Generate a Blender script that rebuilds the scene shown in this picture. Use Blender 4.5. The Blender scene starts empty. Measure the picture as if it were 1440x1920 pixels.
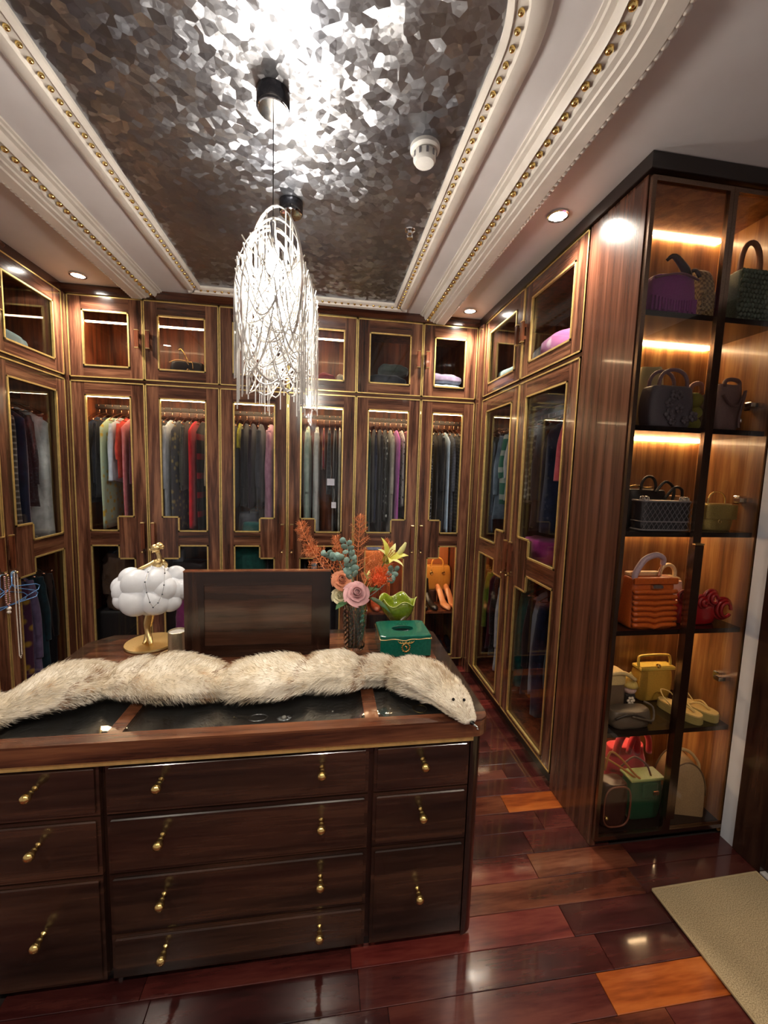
import bpy, math, random
from mathutils import Vector, Matrix, noise as mnoise
random.seed(7)
SC = bpy.context.scene
COL = SC.collection
PI = math.pi
# ---------------------------------------------------------------- camera, world, exposure
cam = bpy.data.cameras.new('camera'); camo = bpy.data.objects.new('camera', cam); COL.objects.link(camo)
cam.sensor_fit = 'AUTO'; cam.sensor_width = 36.0; cam.lens = 750.0 / 1920.0 * 36.0
cam.clip_start = 0.02; cam.clip_end = 50
_r = Matrix(((0.98959847, -0.01552258, -0.14301722), (-0.14071522, 0.10219404, -0.98476170), (0.02990155, 0.99464337, 0.09894680)))
camo.matrix_world = Matrix.Translation((0, 0, 1.55)) @ _r.to_4x4()
SC.camera = camo
w = bpy.data.worlds.new('world'); SC.world = w; w.use_nodes = True
w.node_tree.nodes['Background'].inputs[0].default_value = (0.75, 0.85, 1, 1)
w.node_tree.nodes['Background'].inputs[1].default_value = 0.0   # closed room, no sky
SC.view_settings.view_transform = 'Standard'; SC.view_settings.look = 'None'
SC.view_settings.exposure = 0.90; SC.view_settings.gamma = 1.0; SC.view_settings.use_curve_mapping = False
try:
    SC.cycles.use_denoising = True; SC.cycles.max_bounces = 8; SC.cycles.transparent_max_bounces = 16
    SC.cycles.sample_clamp_indirect = 4.0; SC.cycles.caustics_reflective = False; SC.cycles.caustics_refractive = False
except Exception: pass
WARM = (1.0, 0.88, 0.74)
LED = (1.0, 0.70, 0.38)
P_SPOT = 48.0      # ceiling downlights
P_CHAND = 25.0     # chandelier bulb
E_LED = 24.0        # display cabinet strips
E_LED2 = 26.0       # wardrobe strips

# ---------------------------------------------------------------- helpers
def lin(h):
    h = h.lstrip('#'); c = [int(h[i:i+2], 16) / 255 for i in (0, 2, 4)]
    return tuple(x / 12.92 if x <= 0.04045 else ((x + 0.055) / 1.055) ** 2.4 for x in c)

class MB:
    def __init__(s): s.v = []; s.f = []; s.m = []
    def add(s, vs, fs, m=0):
        b = len(s.v); s.v += [tuple(p) for p in vs]; s.f += [[b + i for i in f] for f in fs]; s.m += [m] * len(fs); return s
    def box(s, a, b, m=0, bev=0.0):
        x0, y0, z0 = a; x1, y1, z1 = b
        if x0 > x1: x0, x1 = x1, x0
        if y0 > y1: y0, y1 = y1, y0
        if z0 > z1: z0, z1 = z1, z0
        if bev <= 0:
            return s.add([(x0,y0,z0),(x1,y0,z0),(x1,y1,z0),(x0,y1,z0),(x0,y0,z1),(x1,y0,z1),(x1,y1,z1),(x0,y1,z1)],
                         [(0,3,2,1),(4,5,6,7),(0,1,5,4),(1,2,6,5),(2,3,7,6),(3,0,4,7)], m)
        e = bev; vs = []
        for z, i in ((z0, e), (z0 + e, 0), (z1 - e, 0), (z1, e)):
            vs += [(x0+i, y0+i, z), (x1-i, y0+i, z), (x1-i, y1-i, z), (x0+i, y1-i, z)]
        fs = [(3, 2, 1, 0), (12, 13, 14, 15)]
        for k in range(3):
            for j in range(4):
                fs.append((k*4+j, k*4+(j+1) % 4, k*4+4+(j+1) % 4, k*4+4+j))
        return s.add(vs, fs, m)
    def loft(s, rings, closed=True, cap0=True, cap1=True, m=0):
        n = len(rings[0]); vs = [p for r in rings for p in r]; fs = []
        for k in range(len(rings) - 1):
            for j in range(n if closed else n - 1):
                j2 = (j + 1) % n
                fs.append((k*n+j, k*n+j2, k*n+n+j2, k*n+n+j))
        if cap0 and closed: fs.append(tuple(range(n))[::-1])
        if cap1 and closed: b = (len(rings) - 1) * n; fs.append(tuple(range(b, b + n)))
        return s.add(vs, fs, m)
    def lathe(s, prof, c=(0, 0, 0), n=20, axis='z', m=0, caps=True):
        rings = []
        for r, h in prof:
            ring = []
            for j in range(n):
                a = 2 * PI * j / n; x, y = r * math.cos(a), r * math.sin(a)
                if axis == 'z': p = (x, y, h)
                elif axis == 'y': p = (x, h, -y)
                else: p = (h, x, y)
                ring.append((p[0]+c[0], p[1]+c[1], p[2]+c[2]))
            rings.append(ring)
        return s.loft(rings, True, caps, caps, m)
    def tube(s, pts, r, n=8, closed=False, m=0, caps=True):
        pts = [Vector(p) for p in pts]; N = len(pts)
        if not closed and 3 <= N <= 9:      # smooth short paths
            q, rq = [], []
            for i in range(N - 1):
                p0, p1, p2, p3 = pts[max(i-1, 0)], pts[i], pts[i+1], pts[min(i+2, N-1)]
                for k in range(4):
                    f = k / 4; q.append(0.5*((2*p1) + (p2-p0)*f + (2*p0-5*p1+4*p2-p3)*f*f + (3*p1-p0-3*p2+p3)*f**3))
                    if isinstance(r, (list, tuple)): rq.append(r[i] + (r[i+1]-r[i])*f)
            q.append(pts[-1])
            if isinstance(r, (list, tuple)): r = rq + [r[-1]]
            pts = q; N = len(pts)
        rings = []; up = Vector((0.13, 0.21, 0.97))
        for i in range(N):
            if closed: t = pts[(i+1) % N] - pts[i-1]
            else: t = pts[min(i+1, N-1)] - pts[max(i-1, 0)]
            if t.length < 1e-9: t = Vector((0, 0, 1))
            t.normalize()
            if i == 0:
                a = up - t * up.dot(t)
                if a.length < 0.05: a = Vector((1, 0, 0)) - t * t.x
            else: a = a - t * a.dot(t)
            a.normalize(); b = t.cross(a)
            rr = r[i] if isinstance(r, (list, tuple)) else r
            rings.append([pts[i] + (a * math.cos(2*PI*j/n) + b * math.sin(2*PI*j/n)) * rr for j in range(n)])
        if closed: rings.append(rings[0])
        return s.loft(rings, True, caps and not closed, caps and not closed, m)
    def ball(s, c, r, n=12, m=0, k=8):
        if not isinstance(r, (list, tuple)): r = (r, r, r)
        rings = []
        for i in range(k + 1):
            ph = -PI/2 + PI * min(max(i / k, 0.02), 0.98)
            rings.append([(c[0]+r[0]*math.cos(ph)*math.cos(2*PI*j/n), c[1]+r[1]*math.cos(ph)*math.sin(2*PI*j/n), c[2]+r[2]*math.sin(ph)) for j in range(n)])
        return s.loft(rings, True, True, True, m)
    def prism(s, poly, z0, z1, m=0, bev=0.0):
        n = len(poly)
        if bev:
            cx = sum(p[0] for p in poly)/n; cy = sum(p[1] for p in poly)/n
            def ins(p): d = Vector((p[0]-cx, p[1]-cy)); L = d.length or 1; return (p[0]-d.x/L*bev, p[1]-d.y/L*bev)
            pi = [ins(p) for p in poly]
            return s.loft([[(x,y,z0) for x,y in pi], [(x,y,z0+bev) for x,y in poly], [(x,y,z1-bev) for x,y in poly], [(x,y,z1) for x,y in pi]], m=m)
        return s.loft([[(x,y,z0) for x,y in poly], [(x,y,z1) for x,y in poly]], m=m)
    def sbox(s, c, w, d, h, e=4.0, prof=None, n=24, m=0, k=8):
        """soft box: superellipse sections; prof(t)->(sx,sy) scale"""
        rings = []
        ts = [0, 0.015, 0.05] + [0.05 + 0.9 * i / k for i in range(1, k)] + [0.95, 0.985, 1]
        for t in ts:
            q = 1.0
            if t < 0.05: q = 0.93 + 0.07 * math.sqrt(max(0, 1 - (1 - t/0.05)**2))
            if t > 0.95: q = 0.93 + 0.07 * math.sqrt(max(0, 1 - ((t-0.95)/0.05)**2))
            sx, sy = prof(t) if prof else (1, 1)
            ring = []
            for j in range(n):
                a = 2*PI*j/n; ca, sa = math.cos(a), math.sin(a)
                ring.append((c[0] + w/2*q*sx*math.copysign(abs(ca)**(2/e), ca), c[1] + d/2*q*sy*math.copysign(abs(sa)**(2/e), sa), c[2] + h*t))
            rings.append(ring)
        return s.loft(rings, m=m)
    def build(s, name, mats, parent=None, smooth=False, org=None, auto=None):
        me = bpy.data.meshes.new(name)
        o = Vector(org) if org else Vector((0, 0, 0))
        me.from_pydata([tuple(Vector(p) - o) for p in s.v] if org else s.v, [], s.f)
        if not isinstance(mats, (list, tuple)): mats = [mats]
        for q in mats: me.materials.append(q)
        if len(mats) > 1: me.polygons.foreach_set('material_index', s.m)
        if smooth: me.polygons.foreach_set('use_smooth', [True] * len(s.f))
        me.update()
        if smooth and auto is not None:
            try: me.set_sharp_from_angle(angle=math.radians(auto))
            except Exception: pass
        ob = bpy.data.objects.new(name, me); COL.objects.link(ob); ob.location = o
        if parent: ob.parent = parent
        return ob

def tag(o, label, cat, group=None):
    o['label'] = label; o['category'] = cat
    if group: o['group'] = group
    return o
def thing(name, label, cat, loc=(0, 0, 0), rz=0.0, group=None):
    o = bpy.data.objects.new(name, None); COL.objects.link(o); o.location = loc; o.rotation_euler = (0, 0, rz)
    o.empty_display_size = 0.05
    return tag(o, label, cat, group)
def struct(o): o['kind'] = 'structure'; return o
def stuff(o): o['kind'] = 'stuff'; return o
def copy_tree(o, parent=None):
    c = o.copy(); COL.objects.link(c); c.parent = parent
    for ch in list(o.children): copy_tree(ch, c)
    return c
def arc(c, r, a0, a1, n, plane='xz', ry=None):
    out = []; ry = r if ry is None else ry
    for i in range(n + 1):
        a = math.radians(a0 + (a1 - a0) * i / n); u, v = r * math.cos(a), ry * math.sin(a)
        out.append((c[0]+u, c[1], c[2]+v) if plane == 'xz' else (c[0]+u, c[1]+v, c[2]) if plane == 'xy' else (c[0], c[1]+u, c[2]+v))
    return out
def lerp(a, b, t): return a + (b - a) * t

# ---------------------------------------------------------------- materials
MC = {}
def nodes(name):
    m = bpy.data.materials.new(name); m.use_nodes = True; nt = m.node_tree
    b = nt.nodes['Principled BSDF']
    return m, nt, b
def NN(nt, t, **kw):
    n = nt.nodes.new(t)
    for k, v in kw.items(): setattr(n, k, v)
    return n
def ramp(nt, fac, stops):
    r = NN(nt, 'ShaderNodeValToRGB'); e = r.color_ramp.elements
    while len(e) < len(stops): e.new(0.5)
    for q, (p, c) in zip(e, stops): q.position = p; q.color = (*c, 1)
    nt.links.new(fac, r.inputs[0]); return r
def mapping(nt, scale, coord='Object', rnd=True):
    tc = NN(nt, 'ShaderNodeTexCoord'); mp = NN(nt, 'ShaderNodeMapping'); mp.inputs['Scale'].default_value = scale
    nt.links.new(tc.outputs[coord], mp.inputs[0])
    if rnd:
        oi = NN(nt, 'ShaderNodeObjectInfo'); mu = NN(nt, 'ShaderNodeVectorMath', operation='SCALE'); mu.inputs[0].default_value = (13.1, 7.7, 9.3)
        nt.links.new(oi.outputs['Random'], mu.inputs['Scale']); nt.links.new(mu.outputs[0], mp.inputs['Location'])
    return mp
def plain(name, c, rough=0.5, metal=0.0, var=0.12, coat=0.0, sheen=0.0, scale=40, bump=0.0, spec=None, emit=None):
    if name in MC: return MC[name]
    m, nt, b = nodes(name); c = lin(c) if isinstance(c, str) else c
    mp = mapping(nt, (scale,)*3); nz = NN(nt, 'ShaderNodeTexNoise'); nz.inputs['Detail'].default_value = 4
    nt.links.new(mp.outputs[0], nz.inputs['Vector'])
    r = ramp(nt, nz.outputs['Fac'], [(0.3, tuple(x*(1-var) for x in c)), (0.7, tuple(min(1, x*(1+var)) for x in c))])
    nt.links.new(r.outputs[0], b.inputs['Base Color'])
    b.inputs['Roughness'].default_value = rough; b.inputs['Metallic'].default_value = metal
    b.inputs['Coat Weight'].default_value = coat; b.inputs['Coat Roughness'].default_value = 0.08
    if sheen: b.inputs['Sheen Weight'].default_value = sheen
    if spec is not None: b.inputs['Specular IOR Level'].default_value = spec
    if bump:
        bp = NN(nt, 'ShaderNodeBump'); bp.inputs['Strength'].default_value = bump; bp.inputs['Distance'].default_value = 0.002
        nt.links.new(nz.outputs['Fac'], bp.inputs['Height']); nt.links.new(bp.outputs[0], b.inputs['Normal'])
    if emit:
        b.inputs['Emission Color'].default_value = (*c, 1); b.inputs['Emission Strength'].default_value = emit
    MC[name] = m; return m
def wood(name, axis, dark, mid, light, rough=0.2, coat=0.35, across=13.0, along=0.7, spec=0.5):
    if name in MC: return MC[name]
    m, nt, b = nodes(name); dark, mid, light = lin(dark), lin(mid), lin(light)
    sc = [across]*3; sc['xyz'.index(axis)] = along
    mp = mapping(nt, tuple(sc))
    n1 = NN(nt, 'ShaderNodeTexNoise'); n1.inputs['Scale'].default_value = 2.2; n1.inputs['Detail'].default_value = 6; n1.inputs['Distortion'].default_value = 0.5
    nt.links.new(mp.outputs[0], n1.inputs['Vector'])
    n2 = NN(nt, 'ShaderNodeTexNoise'); n2.inputs['Scale'].default_value = 17; n2.inputs['Detail'].default_value = 3
    nt.links.new(mp.outputs[0], n2.inputs['Vector'])
    mx = NN(nt, 'ShaderNodeMath', operation='MULTIPLY_ADD'); mx.inputs[1].default_value = 0.28
    nt.links.new(n2.outputs['Fac'], mx.inputs[0]); nt.links.new(n1.outputs['Fac'], mx.inputs[2])
    r = ramp(nt, mx.outputs[0], [(0.45, dark), (0.62, mid), (0.80, light)])
    nt.links.new(r.outputs[0], b.inputs['Base Color'])
    b.inputs['Roughness'].default_value = rough; b.inputs['Coat Weight'].default_value = coat; b.inputs['Coat Roughness'].default_value = 0.06
    b.inputs['Specular IOR Level'].default_value = spec
    MC[name] = m; return m
def emis(name, c, s):
    m, nt, b = nodes(name); b.inputs['Base Color'].default_value = (*c, 1)
    b.inputs['Emission Color'].default_value = (*c, 1); b.inputs['Emission Strength'].default_value = s
    return m
def paneglass(name, tint, f0=0.045, rough=0.0):
    m, nt, b = nodes(name); nt.nodes.remove(b); out = nt.nodes['Material Output']; L = nt.links.new
    tr = NN(nt, 'ShaderNodeBsdfTransparent'); tr.inputs[0].default_value = (*tint, 1)
    gl = NN(nt, 'ShaderNodeBsdfGlossy'); gl.inputs['Roughness'].default_value = rough; gl.inputs['Color'].default_value = (0.95, 0.97, 1, 1)
    g = NN(nt, 'ShaderNodeNewGeometry'); d = NN(nt, 'ShaderNodeVectorMath', operation='DOT_PRODUCT'); L(g.outputs['Normal'], d.inputs[0]); L(g.outputs['Incoming'], d.inputs[1])
    ab = NN(nt, 'ShaderNodeMath', operation='ABSOLUTE'); L(d.outputs['Value'], ab.inputs[0])
    om = NN(nt, 'ShaderNodeMath', operation='SUBTRACT'); om.inputs[0].default_value = 1.0; L(ab.outputs[0], om.inputs[1])
    pw = NN(nt, 'ShaderNodeMath', operation='POWER'); pw.inputs[1].default_value = 5.0; L(om.outputs[0], pw.inputs[0])
    ma = NN(nt, 'ShaderNodeMath', operation='MULTIPLY_ADD'); ma.inputs[1].default_value = 1 - f0; ma.inputs[2].default_value = f0; L(pw.outputs[0], ma.inputs[0])
    mx = NN(nt, 'ShaderNodeMixShader'); L(ma.outputs[0], mx.inputs[0]); L(tr.outputs[0], mx.inputs[1]); L(gl.outputs[0], mx.inputs[2])
    L(mx.outputs[0], out.inputs[0]); return m
def fabric(c1, c2=None, pat='plain', sc=1.0, rough=0.85):
    key = ('fab', c1, c2, pat, sc)
    if key in MC: return MC[key]
    m, nt, b = nodes('cloth_' + pat); a = lin(c1); c = lin(c2) if c2 else tuple(min(1, x * 1.35 + 0.004) for x in a)
    b.inputs['Roughness'].default_value = rough; b.inputs['Sheen Weight'].default_value = 0.25; b.inputs['Specular IOR Level'].default_value = 0.2
    mp = mapping(nt, (1, 1, 1)); L = nt.links.new
    nz = NN(nt, 'ShaderNodeTexNoise'); nz.inputs['Scale'].default_value = 25 * sc; nz.inputs['Detail'].default_value = 5; L(mp.outputs[0], nz.inputs['Vector'])
    fac = nz.outputs['Fac']; st = [(0.35, a), (0.7, c)]
    if pat in ('plaid', 'stripe', 'hstripe'):
        sep = NN(nt, 'ShaderNodeSeparateXYZ'); L(mp.outputs[0], sep.inputs[0]); outs = []
        for ax in {'plaid': ('Y', 'Z'), 'stripe': ('Y',), 'hstripe': ('Z',)}[pat]:
            mu = NN(nt, 'ShaderNodeMath', operation='MULTIPLY'); mu.inputs[1].default_value = 180 * sc; L(sep.outputs[ax], mu.inputs[0])
            si = NN(nt, 'ShaderNodeMath', operation='SINE'); L(mu.outputs[0], si.inputs[0])
            gt = NN(nt, 'ShaderNodeMath', operation='GREATER_THAN'); gt.inputs[1].default_value = 0.55; L(si.outputs[0], gt.inputs[0]); outs.append(gt.outputs[0])
        if len(outs) == 2:
            ad = NN(nt, 'ShaderNodeMath', operation='MULTIPLY_ADD'); ad.inputs[1].default_value = 0.5; L(outs[0], ad.inputs[0])
            m2 = NN(nt, 'ShaderNodeMath', operation='MULTIPLY'); m2.inputs[1].default_value = 0.5; L(outs[1], m2.inputs[0]); L(m2.outputs[0], ad.inputs[2]); fac = ad.outputs[0]
        else: fac = outs[0]
        st = [(0.0, a), (1.0, c)]
    elif pat in ('dots', 'sequin', 'floral'):
        vo = NN(nt, 'ShaderNodeTexVoronoi'); vo.inputs['Scale'].default_value = {'dots': 45, 'sequin': 130, 'floral': 22}[pat] * sc
        L(mp.outputs[0], vo.inputs['Vector'])
        if pat == 'dots': fac = vo.outputs['Distance']; st = [(0.26, c), (0.32, a)]
        elif pat == 'floral': fac = vo.outputs['Distance']; st = [(0.18, c), (0.42, a)]
        else: fac = vo.outputs['Color']; st = [(0.55, a), (0.93, c)]; b.inputs['Roughness'].default_value = 0.35
    r = ramp(nt, fac, st)
    L(r.outputs[0], b.inputs['Base Color'])
    bp = NN(nt, 'ShaderNodeBump'); bp.inputs['Strength'].default_value = 0.25; bp.inputs['Distance'].default_value = 0.004
    L(nz.outputs['Fac'], bp.inputs['Height']); L(bp.outputs[0], b.inputs['Normal'])
    MC[key] = m; return m

W_V = wood('mahogany_vertical', 'z', '2b1810', '593729', '8c6047')
W_X = wood('mahogany_horizontal', 'x', '2b1810', '563426', '845a42')
W_DV = wood('dark_mahogany_vertical', 'z', '170d0a', '291812', '3d271d', across=9, along=0.5)
W_DX = wood('dark_mahogany_horizontal', 'x', '190f0b', '2c1b14', '442c20', across=9, along=0.5)
W_DY = wood('dark_mahogany_depth', 'y', '190f0b', '2c1b14', '442c20', across=9, along=0.5)
W_IN = wood('display_interior_wood', 'z', '6d4526', '936239', 'b5854f', rough=0.3, coat=0.2, across=9, along=0.6)
W_P = wood('side_panel_mahogany', 'z', '3c2218', '513022', '6b4433', rough=0.24, coat=0.3, across=15, along=0.4)
W_BK = wood('wardrobe_interior_wood', 'z', '3a1a0d', '6a341c', '8a4a28', rough=0.4, coat=0.1)
CROWN = plain('crown_black_brown', '1a100d', 0.3, coat=0.3)
BLACK = plain('plinth_black', '0b0806', 0.35)
GOLD = plain('polished_gold', (0.83, 0.60, 0.22), 0.18, 1.0, var=0.06)
GOLDS = plain('satin_gold', (0.78, 0.58, 0.27), 0.32, 1.0, var=0.08)
BRASS = plain('brushed_brass_trim', (0.86, 0.64, 0.24), 0.34, 0.75, var=0.12, scale=8)
BRONZE = plain('bronze_door_profile', (0.22, 0.15, 0.11), 0.22, 1.0, var=0.15)
COPPER = plain('copper_hanger', (0.80, 0.42, 0.25), 0.25, 1.0)
CHROME = plain('chrome', (0.75, 0.75, 0.76), 0.12, 1.0, var=0.03)
GLASS = paneglass('door_pane_glass', (0.95, 0.955, 0.97), 0.018)
GLASS2 = paneglass('smoked_display_glass', (0.94, 0.92, 0.90), 0.025)
GLASST = paneglass('counter_glass', (0.86, 0.88, 0.88), 0.20)
WHITE = plain('white_plaster', 'd9d4d2', 0.55, var=0.03, scale=3)
CEILP = plain('ceiling_paint', 'e2dedf', 0.6, var=0.02, scale=2)
WALLP = plain('white_wall_paint', 'cfd3da', 0.6, var=0.03, scale=3)
CREAM = plain('cream_moulding_paint', 'e6dfd6', 0.4, var=0.03, scale=6)
# ---------------------------------------------------------------- large lights : downlights set in the ceiling
def downlight(x, y, label, name='ceiling_downlight', lamp='lamp', power=P_SPOT, beam=135):
    t = thing(name, label, 'downlight', (x, y, 2.70), 0, 'recessed ceiling downlights')
    MB().lathe([(0.040, 0.0), (0.046, -0.004), (0.046, -0.008), (0.038, -0.010), (0.034, -0.004), (0.034, 0.0)], n=28, caps=False).build('trim_ring', CHROME, t, True, auto=40)
    MB().lathe([(0.034, -0.002), (0.034, -0.006)], n=24).build('lens', M_LENS, t)
    l = bpy.data.lights.new(lamp, 'SPOT'); l.energy = power; l.color = WARM; l.spot_size = math.radians(beam); l.spot_blend = 0.7
    l.shadow_soft_size = 0.035
    lo = bpy.data.objects.new(lamp, l); COL.objects.link(lo); lo.location = (0, 0, -0.014); lo.parent = t
    return t
M_LENS = emis('downlight_lens', (1.0, 0.93, 0.82), 30)
downlight(0.99, 1.76, 'recessed downlight in the ceiling above the smooth mahogany side panel')
downlight(0.98, 2.83, 'recessed downlight at the ceiling corner beside the pink bedding cupboard')
downlight(-1.53, 2.83, 'recessed downlight at the ceiling corner above the white coat wardrobe')
# the same downlights go on beyond the picture: the left row, and the row over the entrance side that lights the drawer fronts
downlight(-1.53, 1.76, 'recessed downlight above the wardrobe with the blue wire hangers', 'downlight_side_offscreen', 'lamp_side_offscreen')
for bx, nm in ((-1.2, 'first'), (0.0, 'second'), (1.2, 'third')):
    downlight(bx, -0.35, 'recessed downlight in the row near the plain front wall', 'downlight_rear_%s_offscreen' % nm, 'lamp_rear_%s_offscreen' % nm)

# ---------------------------------------------------------------- room shell
XL, XR, YB, YF = -2.25, 1.78, 3.52, -1.6
struct(MB().box((XL-0.1, YB, 0), (XR+0.1, YB+0.1, 2.6998)).build('wall_back', WALLP))
struct(MB().box((XL-0.1, YF-0.1, 0), (XL, YB, 2.6998)).build('wall_left', WALLP))
wr = struct(MB().box((XR, YF-0.1, 0), (XR+0.1, YB, 2.6998)).build('wall_right', WALLP))
struct(MB().box((XL, YF-0.1, 0), (XR, YF, 2.6998)).build('wall_front', WALLP))
flo = struct(MB().box((XL-0.1, YF-0.1, -0.10), (XR+0.1, YB+0.1, -0.014)).build('floor', plain('floor_bed', '1a0b08', 0.8)))
# white wall return and dark door frame beside the display cabinet
struct(MB().box((1.742, 1.325, 0), (1.7798, 1.3715, 2.6995)).box((1.742, 1.3715, 0), (1.7798, 1.3835, 2.6415)).build('trim_1', WALLP))
d1 = thing('door_1', '', 'x', (0, 0, 0)); del d1['label']; del d1['category']; struct(d1)
MB().box((1.735, 1.215, 0), (1.78, 1.3245, 2.70), bev=0.003).build('door_frame', W_DV, d1)
MB().box((1.755, 0.35, 0.012), (1.779, 1.214, 2.35), bev=0.002).build('door_leaf', W_DV, d1)
MB().box((1.742, 1.219, 1.02), (1.7345, 1.262, 1.26), bev=0.003).build('lock_plate', plain('lock_black', '17171c', 0.3, 0.6), d1)
struct(MB().box((1.735, 0.35, 0.0005), (1.765, 1.214, 0.012), bev=0.002).build('trim_2', plain('threshold_stone', 'b9b6b2', 0.3)))

# floor planks, 0.1 m wide, running across the room
def plank_mat(i, d, m, l): return wood('floor_plank_%d' % i, 'x', d, m, l, rough=0.17, coat=0.6, across=6, along=0.8)
PM = [plank_mat(0, '2a1110', '481e1b', '5e2f27'), plank_mat(1, '33160f', '5a2d1f', '74432e'), plank_mat(2, '6a2d12', '94491e', 'b0622c'),
      plank_mat(3, '3a1412', '5e2420', '77382e'), plank_mat(4, '220d0d', '391716', '4d2620')]
def plank(x0, x1, y0, mi):
    MB().box((x0+0.0007, y0+0.0007, -0.014), (x1-0.0007, y0+0.0993, 0.0), bev=0.0012).build('plank', PM[mi], flo, org=((x0+x1)/2, y0+0.05, -0.014))
fixed = {16: [(0.50, 0.86, 1), (0.86, 1.20, 2)], 9: [(0.20, 0.862, 0), (0.862, 1.36, 2), (1.36, 1.78, 3)], 11: [(0.10, 0.86, 3), (0.86, 1.35, 4), (1.35, 1.78, 0)],
         12: [(0.35, 1.22, 1), (1.22, 1.78, 4)], 13: [(0.25, 0.84, 3), (0.84, 1.27, 1), (1.27, 1.78, 4)], 10: [(0.12, 0.93, 0), (0.93, 1.40, 4), (1.40, 1.78, 0)],
         17: [(0.48, 0.70, 4), (0.70, 1.20, 0)], 15: [(0.48, 0.98, 4), (0.98, 1.30, 0)]}
rp = random.Random(3)
for row in range(5, 30):
    y0 = row * 0.1; xs = -0.9; xe = 1.78 if row < 14 else 1.22
    segs = []
    if row in fixed: segs = list(fixed[row]); xe = segs[0][0]
    x = xs - rp.uniform(0, 0.4)
    while x < xe - 0.05:
        L = rp.uniform(0.42, 0.78); x1 = min(x + L, xe)
        if xe - x1 < 0.16: x1 = xe
        a = max(x, xs)
        if a < x1: segs.append((a, x1, rp.choice([0, 0, 1, 3, 4, 0, 4, 3 if row < 22 else 2])))
        x = x1
    for a, b_, mi in segs: plank(a, b_, y0, mi)
mb = MB()
for row in range(-16, 30):
    y0 = row * 0.1
    a, b_ = (XL, XR) if row < 5 else (XL, -0.9)
    x = a
    while x < b_ - 0.05:
        x1 = min(b_, x + rp.uniform(0.45, 0.8)); mb.box((x+0.0007, y0+0.0007, -0.014), (x1-0.0007, y0+0.0993, 0), m=rp.choice([0, 1, 3, 4])); x = x1
stuff(mb.build('far_planks', PM, flo))

# mat by the door
mt = MB(); mt.prism([(1.243, 0.20), (1.712, 0.20), (1.716, 1.212), (1.243, 1.200)], 0.0005, 0.012, bev=0.003)
matm, nt, b = nodes('jute_mat'); mp = mapping(nt, (1, 1, 1)); v = NN(nt, 'ShaderNodeTexNoise'); v.inputs['Scale'].default_value = 330; v.inputs['Detail'].default_value = 2
nt.links.new(mp.outputs[0], v.inputs['Vector']); r = ramp(nt, v.outputs['Fac'], [(0.35, lin('7d6c4e')), (0.65, lin('bba783'))]); nt.links.new(r.outputs[0], b.inputs['Base Color'])
bp = NN(nt, 'ShaderNodeBump'); bp.inputs['Strength'].default_value = 0.7; bp.inputs['Distance'].default_value = 0.003; nt.links.new(v.outputs['Fac'], bp.inputs['Height']); nt.links.new(bp.outputs[0], b.inputs['Normal']); b.inputs['Roughness'].default_value = 0.95
tmat = thing('door_mat', 'beige woven mat on the floor by the display cabinet', 'mat', (1.48, 0.7, 0.0))
o = mt.build('pile', matm, tmat); o.location = (-1.48, -0.7, 0)
hb = MB()
for p, q in (((1.243, 0.2, 0.011), (1.243, 1.2, 0.011)), ((1.243, 1.2, 0.011), (1.716, 1.212, 0.011)), ((1.716, 1.212, 0.011), (1.712, 0.2, 0.011))): hb.tube([p, q], 0.005, 6)
o = hb.build('hem', plain('mat_hem', 'a08d6a', 0.9), tmat); o.location = (-1.48, -0.7, 0)

# ---------------------------------------------------------------- ceiling
cei = struct(MB().box((XL-0.1, YF-0.1, 2.70), (XR+0.1, YB+0.1, 2.80)).build('ceiling', CEILP))
# hammered metallic wallpaper panel
wp, nt, b = nodes('faceted_metallic_wallpaper'); L = nt.links.new
mp = mapping(nt, (1, 1, 1), rnd=False); vo = NN(nt, 'ShaderNodeTexVoronoi'); vo.inputs['Scale'].default_value = 33; vo.inputs['Randomness'].default_value = 0.95; L(mp.outputs[0], vo.inputs['Vector'])
sb = NN(nt, 'ShaderNodeVectorMath', operation='SUBTRACT'); sb.inputs[1].default_value = (0.5, 0.5, 0.5); L(vo.outputs['Color'], sb.inputs[0])
s2 = NN(nt, 'ShaderNodeVectorMath', operation='SCALE'); s2.inputs['Scale'].default_value = 0.42; L(sb.outputs[0], s2.inputs[0])
# smaller facets inside each cell
v2 = NN(nt, 'ShaderNodeTexVoronoi'); v2.inputs['Scale'].default_value = 78; L(mp.outputs[0], v2.inputs['Vector'])
pos = NN(nt, 'ShaderNodeVectorMath', operation='SUBTRACT'); L(v2.outputs['Color'], pos.inputs[0]); pos.inputs[1].default_value = (0.5, 0.5, 0.5)
pz = NN(nt, 'ShaderNodeVectorMath', operation='SCALE'); pz.inputs['Scale'].default_value = 0.13; L(pos.outputs[0], pz.inputs[0])
ge = NN(nt, 'ShaderNodeNewGeometry'); a1 = NN(nt, 'ShaderNodeVectorMath', operation='ADD'); L(ge.outputs['Normal'], a1.inputs[0]); L(s2.outputs[0], a1.inputs[1])
a2 = NN(nt, 'ShaderNodeVectorMath', operation='ADD'); L(a1.outputs[0], a2.inputs[0]); L(pz.outputs[0], a2.inputs[1])
nm = NN(nt, 'ShaderNodeVectorMath', operation='NORMALIZE'); L(a2.outputs[0], nm.inputs[0]); L(nm.outputs[0], b.inputs['Normal'])
nz = NN(nt, 'ShaderNodeTexNoise'); nz.inputs['Scale'].default_value = 2.5; L(mp.outputs[0], nz.inputs['Vector'])
r = ramp(nt, nz.outputs['Fac'], [(0.35, (0.27, 0.285, 0.33)), (0.65, (0.38, 0.385, 0.41))]); L(r.outputs[0], b.inputs['Base Color'])
b.inputs['Metallic'].default_value = 1.0; b.inputs['Roughness'].default_value = 0.36
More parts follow.
